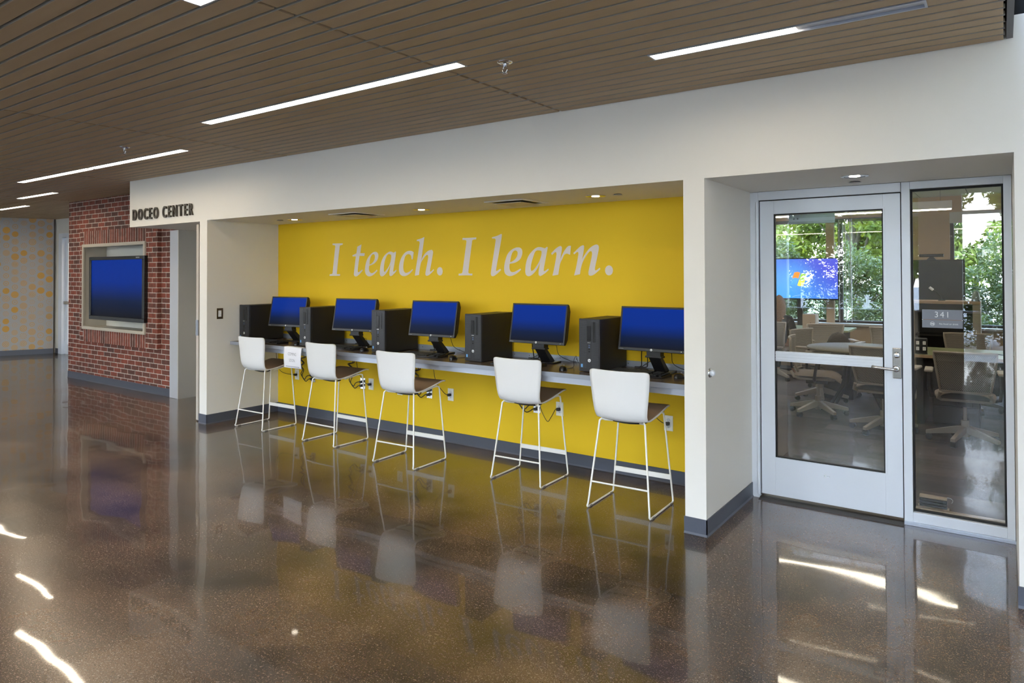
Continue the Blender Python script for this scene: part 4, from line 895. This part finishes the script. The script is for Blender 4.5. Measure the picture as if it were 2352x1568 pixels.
# big display with the desktop picture, stood before the far window
td = thing('desktop_display', 'large bright display with coloured window logo on blue before the far window', 'display', (-2.70, 7.72, 1.49))
dk = MB(); W3, H3 = .60, .338
part('bezel', MB().box(-W3, W3, 0, .05, -H3, -H3+.022).box(-W3, W3, 0, .05, H3-.016, H3).box(-W3, -W3+.016, 0, .05, -H3+.022, H3-.016).box(W3-.016, W3, 0, .05, -H3+.022, H3-.016).box(-W3+.01, W3-.01, .01, .05, -H3+.01, H3-.01), BLACKG, td)
def desk_mat():
    m, t, b = new_mat('desktop_picture'); v, x, y, z = coords(t)
    f = MA(t, 'ADD', MA(t, 'MULTIPLY', x, .75), MA(t, 'MULTIPLY', z, .9)); c = MIX(t, RANGE(t, f, -.55, .45), (.05, .36, .85), (.07, .08, .62))
    g = MA(t, 'SQRT', MA(t, 'ADD', MA(t, 'POWER', MA(t, 'ADD', x, .08), 2.), MA(t, 'POWER', z, 2.)))
    c = MIX(t, RANGE(t, g, .0, .35, .55, 0.), c, (.15, .50, .95))
    t.links.new(c, b.inputs['Emission Color']); b.inputs['Emission Strength'].default_value = .80; b.inputs['Base Color'].default_value = (0, 0, 0, 1); return m
scn = part('screen', MB().box(-W3+.016, W3-.016, .004, .012, -H3+.022, H3-.016), desk_mat(), td)
for (x0, z0, col, nm) in ((-.005, .010, (.95, .30, .05), 'orange'), (.010, .0, (.35, .65, .10), 'green'), (.0, -.005, (.10, .40, .95), 'blue'), (.0, .0, (1, .80, .12), 'yellow')):
    i = ('orange', 'green', 'blue', 'yellow').index(nm); cx = -.10 if i in (0, 2) else .006; cz = .004 if i < 2 else -.098
    q = MB(); n_ = 8
    P = lambda u, v: Vector((cx+.094*u+.030*v+(-.030 if i > 1 else 0), .0025, cz+.095*v+.014*math.sin((u*.5+(0 if i in (0, 2) else .5))*2*PI)-.008*(0 if i in (0, 2) else 1)))
    part('logo_pane', q.grid(P, n_, 4), mat('logo_'+nm, col, .5, em=col, ems=.6), td)
part('picture_line', MB().tube(curve_pts([(-.10, .003, -.29), (.02, .003, -.262), (.12, .003, -.275), (.19, .003, -.312)]), .003, 6), mat('logo_line', (.5, .8, 1), .5, em=(.5, .8, 1), ems=.4), td)
part('stand', MB().box(-.04, .04, .06, .12, -1.30, 0).box(-.35, .35, -.15, .25, -1.484, -1.45).box(-.04, .04, .04, .12, -1.46, -1.28), BLACKM, td)

# second display, dark, on a trolley with a sensor bar
t2 = thing('display_trolley', 'tall black switched-off display on a trolley behind the sidelight', 'display', (-.87, 6.62, .004))
part('display', MB().box(-.47, .47, -.02, .04, 1.115, 1.755), BLACKM, t2, .004); part('screen', MB().box(-.45, .45, -.023, -.018, 1.14, 1.735), mat('dark_screen', (.012, .012, .012), .25), t2)
part('post', MB().box(-.30, -.25, .04, .10, .08, 1.6), BLACKM, t2); part('post', MB().box(.25, .30, .04, .10, .08, 1.6), BLACKM, t2)
part('shelf', MB().box(-.50, .50, -.30, .12, .60, .63), BLACKM, t2); part('base', MB().box(-.55, .55, -.35, .30, .05, .08), BLACKM, t2)
for sx_ in (-1, 1):
    for sy_ in (-.3, .25): part('caster', MB().tube([(sx_*.5, sy_-.015, .026), (sx_*.5, sy_+.015, .026)], .026, 12), BLACK, t2)
kk = thing('sensor_bar', 'black sensor bar on a small stand on top of the dark display', 'camera', (-.77, 6.62, 1.759))
part('bar', MB().box(-.14, .14, -.03, .03, .035, .075), BLACKG, kk, .006); part('foot', MB().prism([(-.055, 0), (.055, 0), (.022, .036), (-.022, .036)], -.03, .03, 'y'), BLACK, kk)
dsk = thing('lectern_desk', 'beige framed presentation desk below the dark display', 'desk', (-.57, 6.05, .004))
part('top', MB().box(-.40, .35, -.22, .22, 1.20, 1.235), WOODT, dsk, .004); part('side_panel', MB().box(.27, .35, -.20, .20, 0, 1.20), TAUPE, dsk, .004); part('side_panel', MB().box(-.40, -.33, -.20, .20, 0, 1.20), TAUPE, dsk, .004)
part('shelf', MB().box(-.33, .27, -.18, .20, .80, .82), BLACKM, dsk); part('back_panel', MB().box(-.33, .27, .15, .17, .1, 1.2), BLACKM, dsk)
mc = thing('desk_microphone', 'microphone with pale head on a thin curved boom above the desk', 'microphone', (-.62, 5.97, 1.24))
part('boom', MB().tube(curve_pts([(0, 0, 0), (-.01, 0, .05), (-.05, 0, .10), (-.09, 0, .13)]), .005, 8), BLACK, mc); part('head', MB().tube([(-.09, 0, .13), (-.13, 0, .165)], .016, 12), ALU, mc); part('base', MB().lathe([(0, 0), (.04, 0), (.038, .012), (0, .012)], 20), BLACK, mc)
wc = thing('desk_speaker', 'small rounded grey speaker on the right end of the desk', 'speaker', (-.27, 5.97, 1.24))
part('body', MB().grid(lambda u, v: Vector((.045*math.cos(2*PI*u)*(1-v**3)**.5, .05*math.sin(2*PI*u)*(1-v**3)**.5, .13*v)), 16, 8), mat('speaker_grey', (.20, .26, .26), .3), wc); part('foot', MB().lathe([(0, 0), (.048, 0), (.048, .01), (0, .01)], 20), BLACK, wc)
sd = thing('side_table', 'table with a pale green top by the far display', 'table', (-2.45, 7.18, .004))
part('tabletop', MB().box(-.75, .62, -.35, .38, .715, .745), GREENT, sd, .004); part('leg_panel', MB().box(-.68, -.62, -.3, .3, 0, .715), BLACKM, sd); part('leg_panel', MB().box(.48, .54, -.3, .3, 0, .715), BLACKM, sd); part('modesty_panel', MB().box(-.62, .48, .1, .13, .25, .715), BLACKM, sd)
wb = thing('computer_tower_white', 'pale box on the table beside the seated person', 'box', (-2.36, 6.95, .750)); part('body', MB().box(-.09, .09, -.12, .12, 0, .22), mat('pale_box', (.50, .42, .34), .5), wb, .004); part('button', MB().box(.02, .03, -.123, -.12, .09, .10).box(.02, .03, -.123, -.12, .06, .065), BLACK, wb)
wd = thing('door_wedges', 'stack of dark door wedges with a light wooden one on top, on the sidelight sill', 'door wedge', (-.37, 1.05, .004))
for k in range(4): part('wedge', MB().prism([(-.08, .10+k*.018), (.07, .10+k*.018), (.07, .113+k*.018), (-.08, .116+k*.018)], -.02, .02, 'y'), WOODT if k == 3 else BLACK, wd, .003)
part('support', MB().box(-.09, .08, -.0, .02, 0, .10), WOODT, wd); part('hook', MB().tube(curve_pts([(.07, 0, .17), (.09, 0, .168), (.10, 0, .155), (.095, 0, .140)]), .002, 6), STEEL, wd)

# pendants in the room
for i, (x0, x1, y, z, l) in enumerate([(-4.4, -.49, 5.75, 2.35, 'suspended linear light nearest the windows of room 341'), (-4.4, 1.6, 3.2, 2.50, 'suspended linear light near the door of room 341')]):
    pl = thing('pendant_light', l, 'pendant light', ((x0+x1)/2, y, z), 0, 'suspended linear lights in room 341'); h = (x1-x0)/2
    part('housing', MB().box(-h, h, -.035, .035, .012, .11), ALU, pl, .003); part('lens', MB().box(-h+.01, h-.01, -.03, .03, 0, .012), LIT2, pl)
    for sx_ in (-1, 1): part('cable', MB().tube([(sx_*(h-.12), 0, .11), (sx_*(h-.12), 0, HC-z-.002)], .003, 6), STEEL, pl)

# seated person seen from behind, cut off by the door stile
def skin(name, verts, edges, m, parent, lv=2):
    me = bpy.data.meshes.new(name); me.from_pydata([v[0] for v in verts], edges, []); me.materials.append(m)
    o = link(name, me, parent)
    if not me.skin_vertices: 
        bm = bmesh.new(); bm.from_mesh(me); bm.verts.layers.skin.verify(); bm.to_mesh(me); bm.free()
    for i, v in enumerate(verts):
        r = v[1]; me.skin_vertices[0].data[i].radius = r if isinstance(r, tuple) else (r, r)
    me.skin_vertices[0].data[0].use_root = True
    o.modifiers.new('skin', 'SKIN'); s = o.modifiers.new('sub', 'SUBSURF'); s.levels = s.render_levels = lv
    sk_ = o.modifiers['skin']; sk_.use_smooth_shade = True
    return o
pe = thing('person', 'seated person with shoulder-length blond hair and dark jumper, seen from behind', 'person', (-2.77, 6.72, .004), 0); pe.scale = (.93, .93, .93)
V = [((0, 0, .52), (.15, .11)), ((0, .01, .66), (.135, .10)), ((0, .03, .82), (.145, .105)), ((0, .04, .96), (.12, .085)), ((0, .05, 1.04), (.055, .055)), ((0, .06, 1.10), (.052, .055)), ((0, .07, 1.18), (.078, .095)), ((0, .075, 1.26), (.070, .088))]
E = [(0, 1), (1, 2), (2, 3), (3, 4), (4, 5), (5, 6), (6, 7)]
for s in (-1, 1):
    n = len(V); V += [((s*.17, .03, .955), .055), ((s*.215, .06, .80), .046), ((s*.225, .16, .70), .040), ((s*.16, .36, .775), .028), ((s*.15, .42, .782), (.034, .018))]
    E += [(3, n), (n, n+1), (n+1, n+2), (n+2, n+3), (n+3, n+4)]
    for k, (dx, L) in enumerate(((-.024, .060), (-.008, .070), (.009, .066), (.025, .052))):
        q = len(V); V += [((s*.15+dx, .46, .785), .0095), ((s*.15+dx*1.1, .46+L*.55, .790), .0085), ((s*.15+dx*1.1, .46+L, .775), .0075)]; E += [(n+4, q), (q, q+1), (q+1, q+2)]
    q = len(V); V += [((s*.15-s*.034, .42, .782), .010), ((s*.15-s*.055, .45, .778), .009)]; E += [(n+4, q), (q, q+1)]
    n = len(V); V += [((s*.10, .10, .50), .085), ((s*.13, .44, .50), .065), ((s*.13, .46, .28), .050), ((s*.13, .44, .08), .036), ((s*.13, .56, .035), (.035, .03))]
    E += [(0, n), (n, n+1), (n+1, n+2), (n+2, n+3), (n+3, n+4)]
body = skin('body', V, E, SKIN, pe)
V = [((0, 0, .53), (.165, .125)), ((0, .01, .66), (.152, .115)), ((0, .03, .82), (.162, .12)), ((0, .04, .955), (.135, .10)), ((0, .05, 1.03), (.068, .066))]; E = [(0, 1), (1, 2), (2, 3), (3, 4)]
for s in (-1, 1):
    n = len(V); V += [((s*.17, .03, .955), .070), ((s*.215, .06, .80), .058), ((s*.225, .16, .70), .052), ((s*.175, .32, .76), .040)]; E += [(3, n), (n, n+1), (n+1, n+2), (n+2, n+3)]
skin('jumper', V, E, KNIT, pe)
V = [((0, .0, .50), (.16, .13))]; E = []
for s in (-1, 1):
    n = len(V); V += [((s*.10, .10, .50), .098), ((s*.13, .44, .50), .078), ((s*.13, .46, .28), .062), ((s*.13, .44, .10), .050)]; E += [(0, n), (n, n+1), (n+1, n+2), (n+2, n+3)]
skin('trousers', V, E, mat('dark_denim', (.02, .025, .04), .9), pe)
def hairp(u, v):
    a = 2*PI*u; fr = max(0, math.sin(a)); z = 1.345-.43*v*(1-.66*fr); r = min(1, (v*2.6)**.5)
    return Vector((.102*r*math.cos(a)*(1+.10*v), .055+(.112*r)*math.sin(a)*(1-.0*v)*(1 if math.sin(a) < 0 else .80)-.025*v, z+.004*math.sin(a*9)))
hr = part('hair', MB().grid(hairp, 40, 16), HAIR, pe); hr.modifiers.new('s', 'SOLIDIFY').thickness = .010
part('face_features', MB().lathe([(0, 0), (.012, .006), (0, .03)], 8, Matrix.Translation((0, .165, 1.17))).box(-.022, .022, .155, .160, 1.128, 1.134).lathe([(0, -.008), (.010, 0), (0, .008)], 8, Matrix.Translation((-.03, .155, 1.21))).lathe([(0, -.008), (.010, 0), (0, .008)], 8, Matrix.Translation((.03, .155, 1.21))), mat('lip', (.35, .12, .10), .5), pe)

# ================================================================== OUTSIDE
struct('ground_outside', MB().box(-60, 60, 8.25, 90, -.5, -.1), mat('grass', (.05, .085, .02), .9, var=(2, .4))).name = 'floor_lawn'
struct('floor_plaza', MB().box(-60, 60, -80, YW-.2, -.3, -.1), mat('pale_paving', (.24, .24, .23), .8, var=(1, .1)))
LM = {}
def crown_mesh(key, n, m, R=1., blobs=16, ls=.09):
    if key in LM: return LM[key]
    rr = random.Random(hash(key) % 1000 if False else len(key)*7+n); B = []
    for k in range(blobs):
        a = rr.uniform(0, 2*PI); h = rr.uniform(-.75, .85); q = math.sqrt(max(0, 1-h*h))*rr.uniform(.3, .8); B.append((q*math.cos(a), q*math.sin(a), h, rr.uniform(.25, .42)))
    mb = MB(); vs = []; fs = []
    for i in range(n):
        bx, by, bz, br_ = rr.choice(B); d = Vector((rr.gauss(0, 1), rr.gauss(0, 1), rr.gauss(0, 1))).normalized()*br_*rr.uniform(.6, 1.05)
        p = Vector((bx, by, bz))*R+d*R; nrm = Vector((rr.gauss(0, 1), rr.gauss(0, 1), rr.gauss(.6, 1))).normalized(); u = nrm.orthogonal().normalized(); u.rotate(Matrix.Rotation(rr.uniform(0, 6), 3, nrm)); v = nrm.cross(u)
        L = ls*rr.uniform(.6, 1.3); c = len(vs); vs += [p-u*L, p+v*L*.4+nrm*L*.1, p+u*L, p-v*L*.4+nrm*L*.1]; fs.append((c, c+1, c+2, c+3))
    mb.add(vs, fs); LM[key] = mb.mesh('foliage', m); return LM[key]
def tree(x, y, h, r, key, m, label, group, trunk=True, n=9500, ls=.05, name='tree'):
    t = thing(name, label, 'tree' if trunk else 'shrub', (x, y, -.1), rnd.uniform(0, 6), group)
    f = link('foliage', crown_mesh(key, n, m, ls=ls), t); f.scale = (r, r, (h*.36 if trunk else h*.5)); f.location = (0, 0, h*.66 if trunk else h*.47)
    th = h*.75 if trunk else h*.35
    tk = MB().tube([(0, 0, 0), (.04*r, 0, th*.5), (0, .05*r, th)], [.07*r, .05*r, .02*r], 8)
    for k in range(6 if trunk else 5):
        a = k*2.1; z0 = th*(.35+.1*k); tk.tube([(0, 0, z0*.8), (.35*r*math.cos(a), .35*r*math.sin(a), z0+.22*h), (.6*r*math.cos(a), .6*r*math.sin(a), z0+.33*h)], [.03*r, .018*r, .006*r], 6)
    part('trunk', tk, BARK, t); return t
wh = ['leftmost', 'second from left', 'third from left', 'fourth from left', 'fifth from left', 'rightmost']
for i, x in enumerate([-7.2, -5.6, -4.0, -2.5, -1.0, .6, 2.2]):
    tree(x, 10.6+.5*(i % 2), 1.95+.22*((i*3) % 4), 1.15, 'shrub%d' % (i % 3), LEAFD, 'dense dark green hedge shrub outside the room window, %s' % ('number %d from the left end' % (i+1)), 'hedge shrubs outside the room windows', False, 9500, .042, 'hedge_shrub')
for i, (x, y, h, r) in enumerate([(-9.5, 15, 6.5, 2.2), (-6.0, 14.0, 5.4, 2.0), (-3.1, 15.6, 4.6, 1.6), (-.9, 13.4, 4.3, 1.25), (1.4, 16.5, 6.0, 2.0), (-4.6, 20, 6, 2.4), (4.6, 15, 6, 2.2)]):
    tree(x, y, h, r, 'tree%d' % (i % 2), LEAF, ['spreading leafy tree behind the hedge at the far left', 'leafy tree behind the hedge, above the bright display', 'small leafy tree seen between the window mullions', 'slim leafy tree right of the tan column', 'tall leafy tree seen in the right window', 'farthest leafy tree beyond the others', 'leafy tree hidden to the right of the windows'][i], 'trees outside the room windows', True, 9500, .058)
bd = thing('building', 'sunlit pale building with a barred window outside the right window', 'building', (2.2, 24, -.1))
part('wall', MB().box(-5, 6, 0, 6, 0, 7), mat('pale_render', (.72, .66, .58), .8), bd); wf_ = part('window', MB().box(-2.6, -1.4, -.04, .02, 2.2, 3.8), mat('window_dark', (.06, .07, .08), .2), bd)
part('glazing_bar', MB().box(-2.6, -1.4, -.06, -.04, 2.98, 3.02).box(-2.32, -2.28, -.06, -.04, 2.2, 3.8).box(-2.02, -1.98, -.06, -.04, 2.2, 3.8).box(-1.72, -1.68, -.06, -.04, 2.2, 3.8), mat('bar_cream', (.7, .62, .45), .6), wf_)
for i, (x, y, h, r) in enumerate([(-17, -14.5, 6.2, 2.6), (-12.6, -15.5, 6.8, 2.5), (-8.6, -14.2, 6.2, 2.3), (-5.0, -15.4, 5.8, 2.1), (-1.9, -14.0, 4.6, 1.6), (1.2, -14.8, 5.4, 1.9), (4.6, -14.2, 6.2, 2.2), (8.6, -15.2, 6.6, 2.4)]):  # trees reflected in the glass; row made denser and larger to block low sky
    tree(x, y, h, r, 'tree%d' % (i % 2), LEAF, 'leafy tree on the plaza behind the camera, seen only in reflections', 'trees on the plaza behind the camera', True, 9500, .058)
for i, x in enumerate([-16, -13.4, -10.8, -8.2, -5.6, -3.0, -.4, 2.2, 4.8]):
    tree(x, -12.2+.4*(i % 2), 2.3+.2*(i % 3), 1.35, 'shrub%d' % (i % 3), LEAFD, 'hedge shrub on the plaza behind the camera, seen only in reflections', 'hedge shrubs on the plaza', False, 9500, .042, 'hedge_shrub')
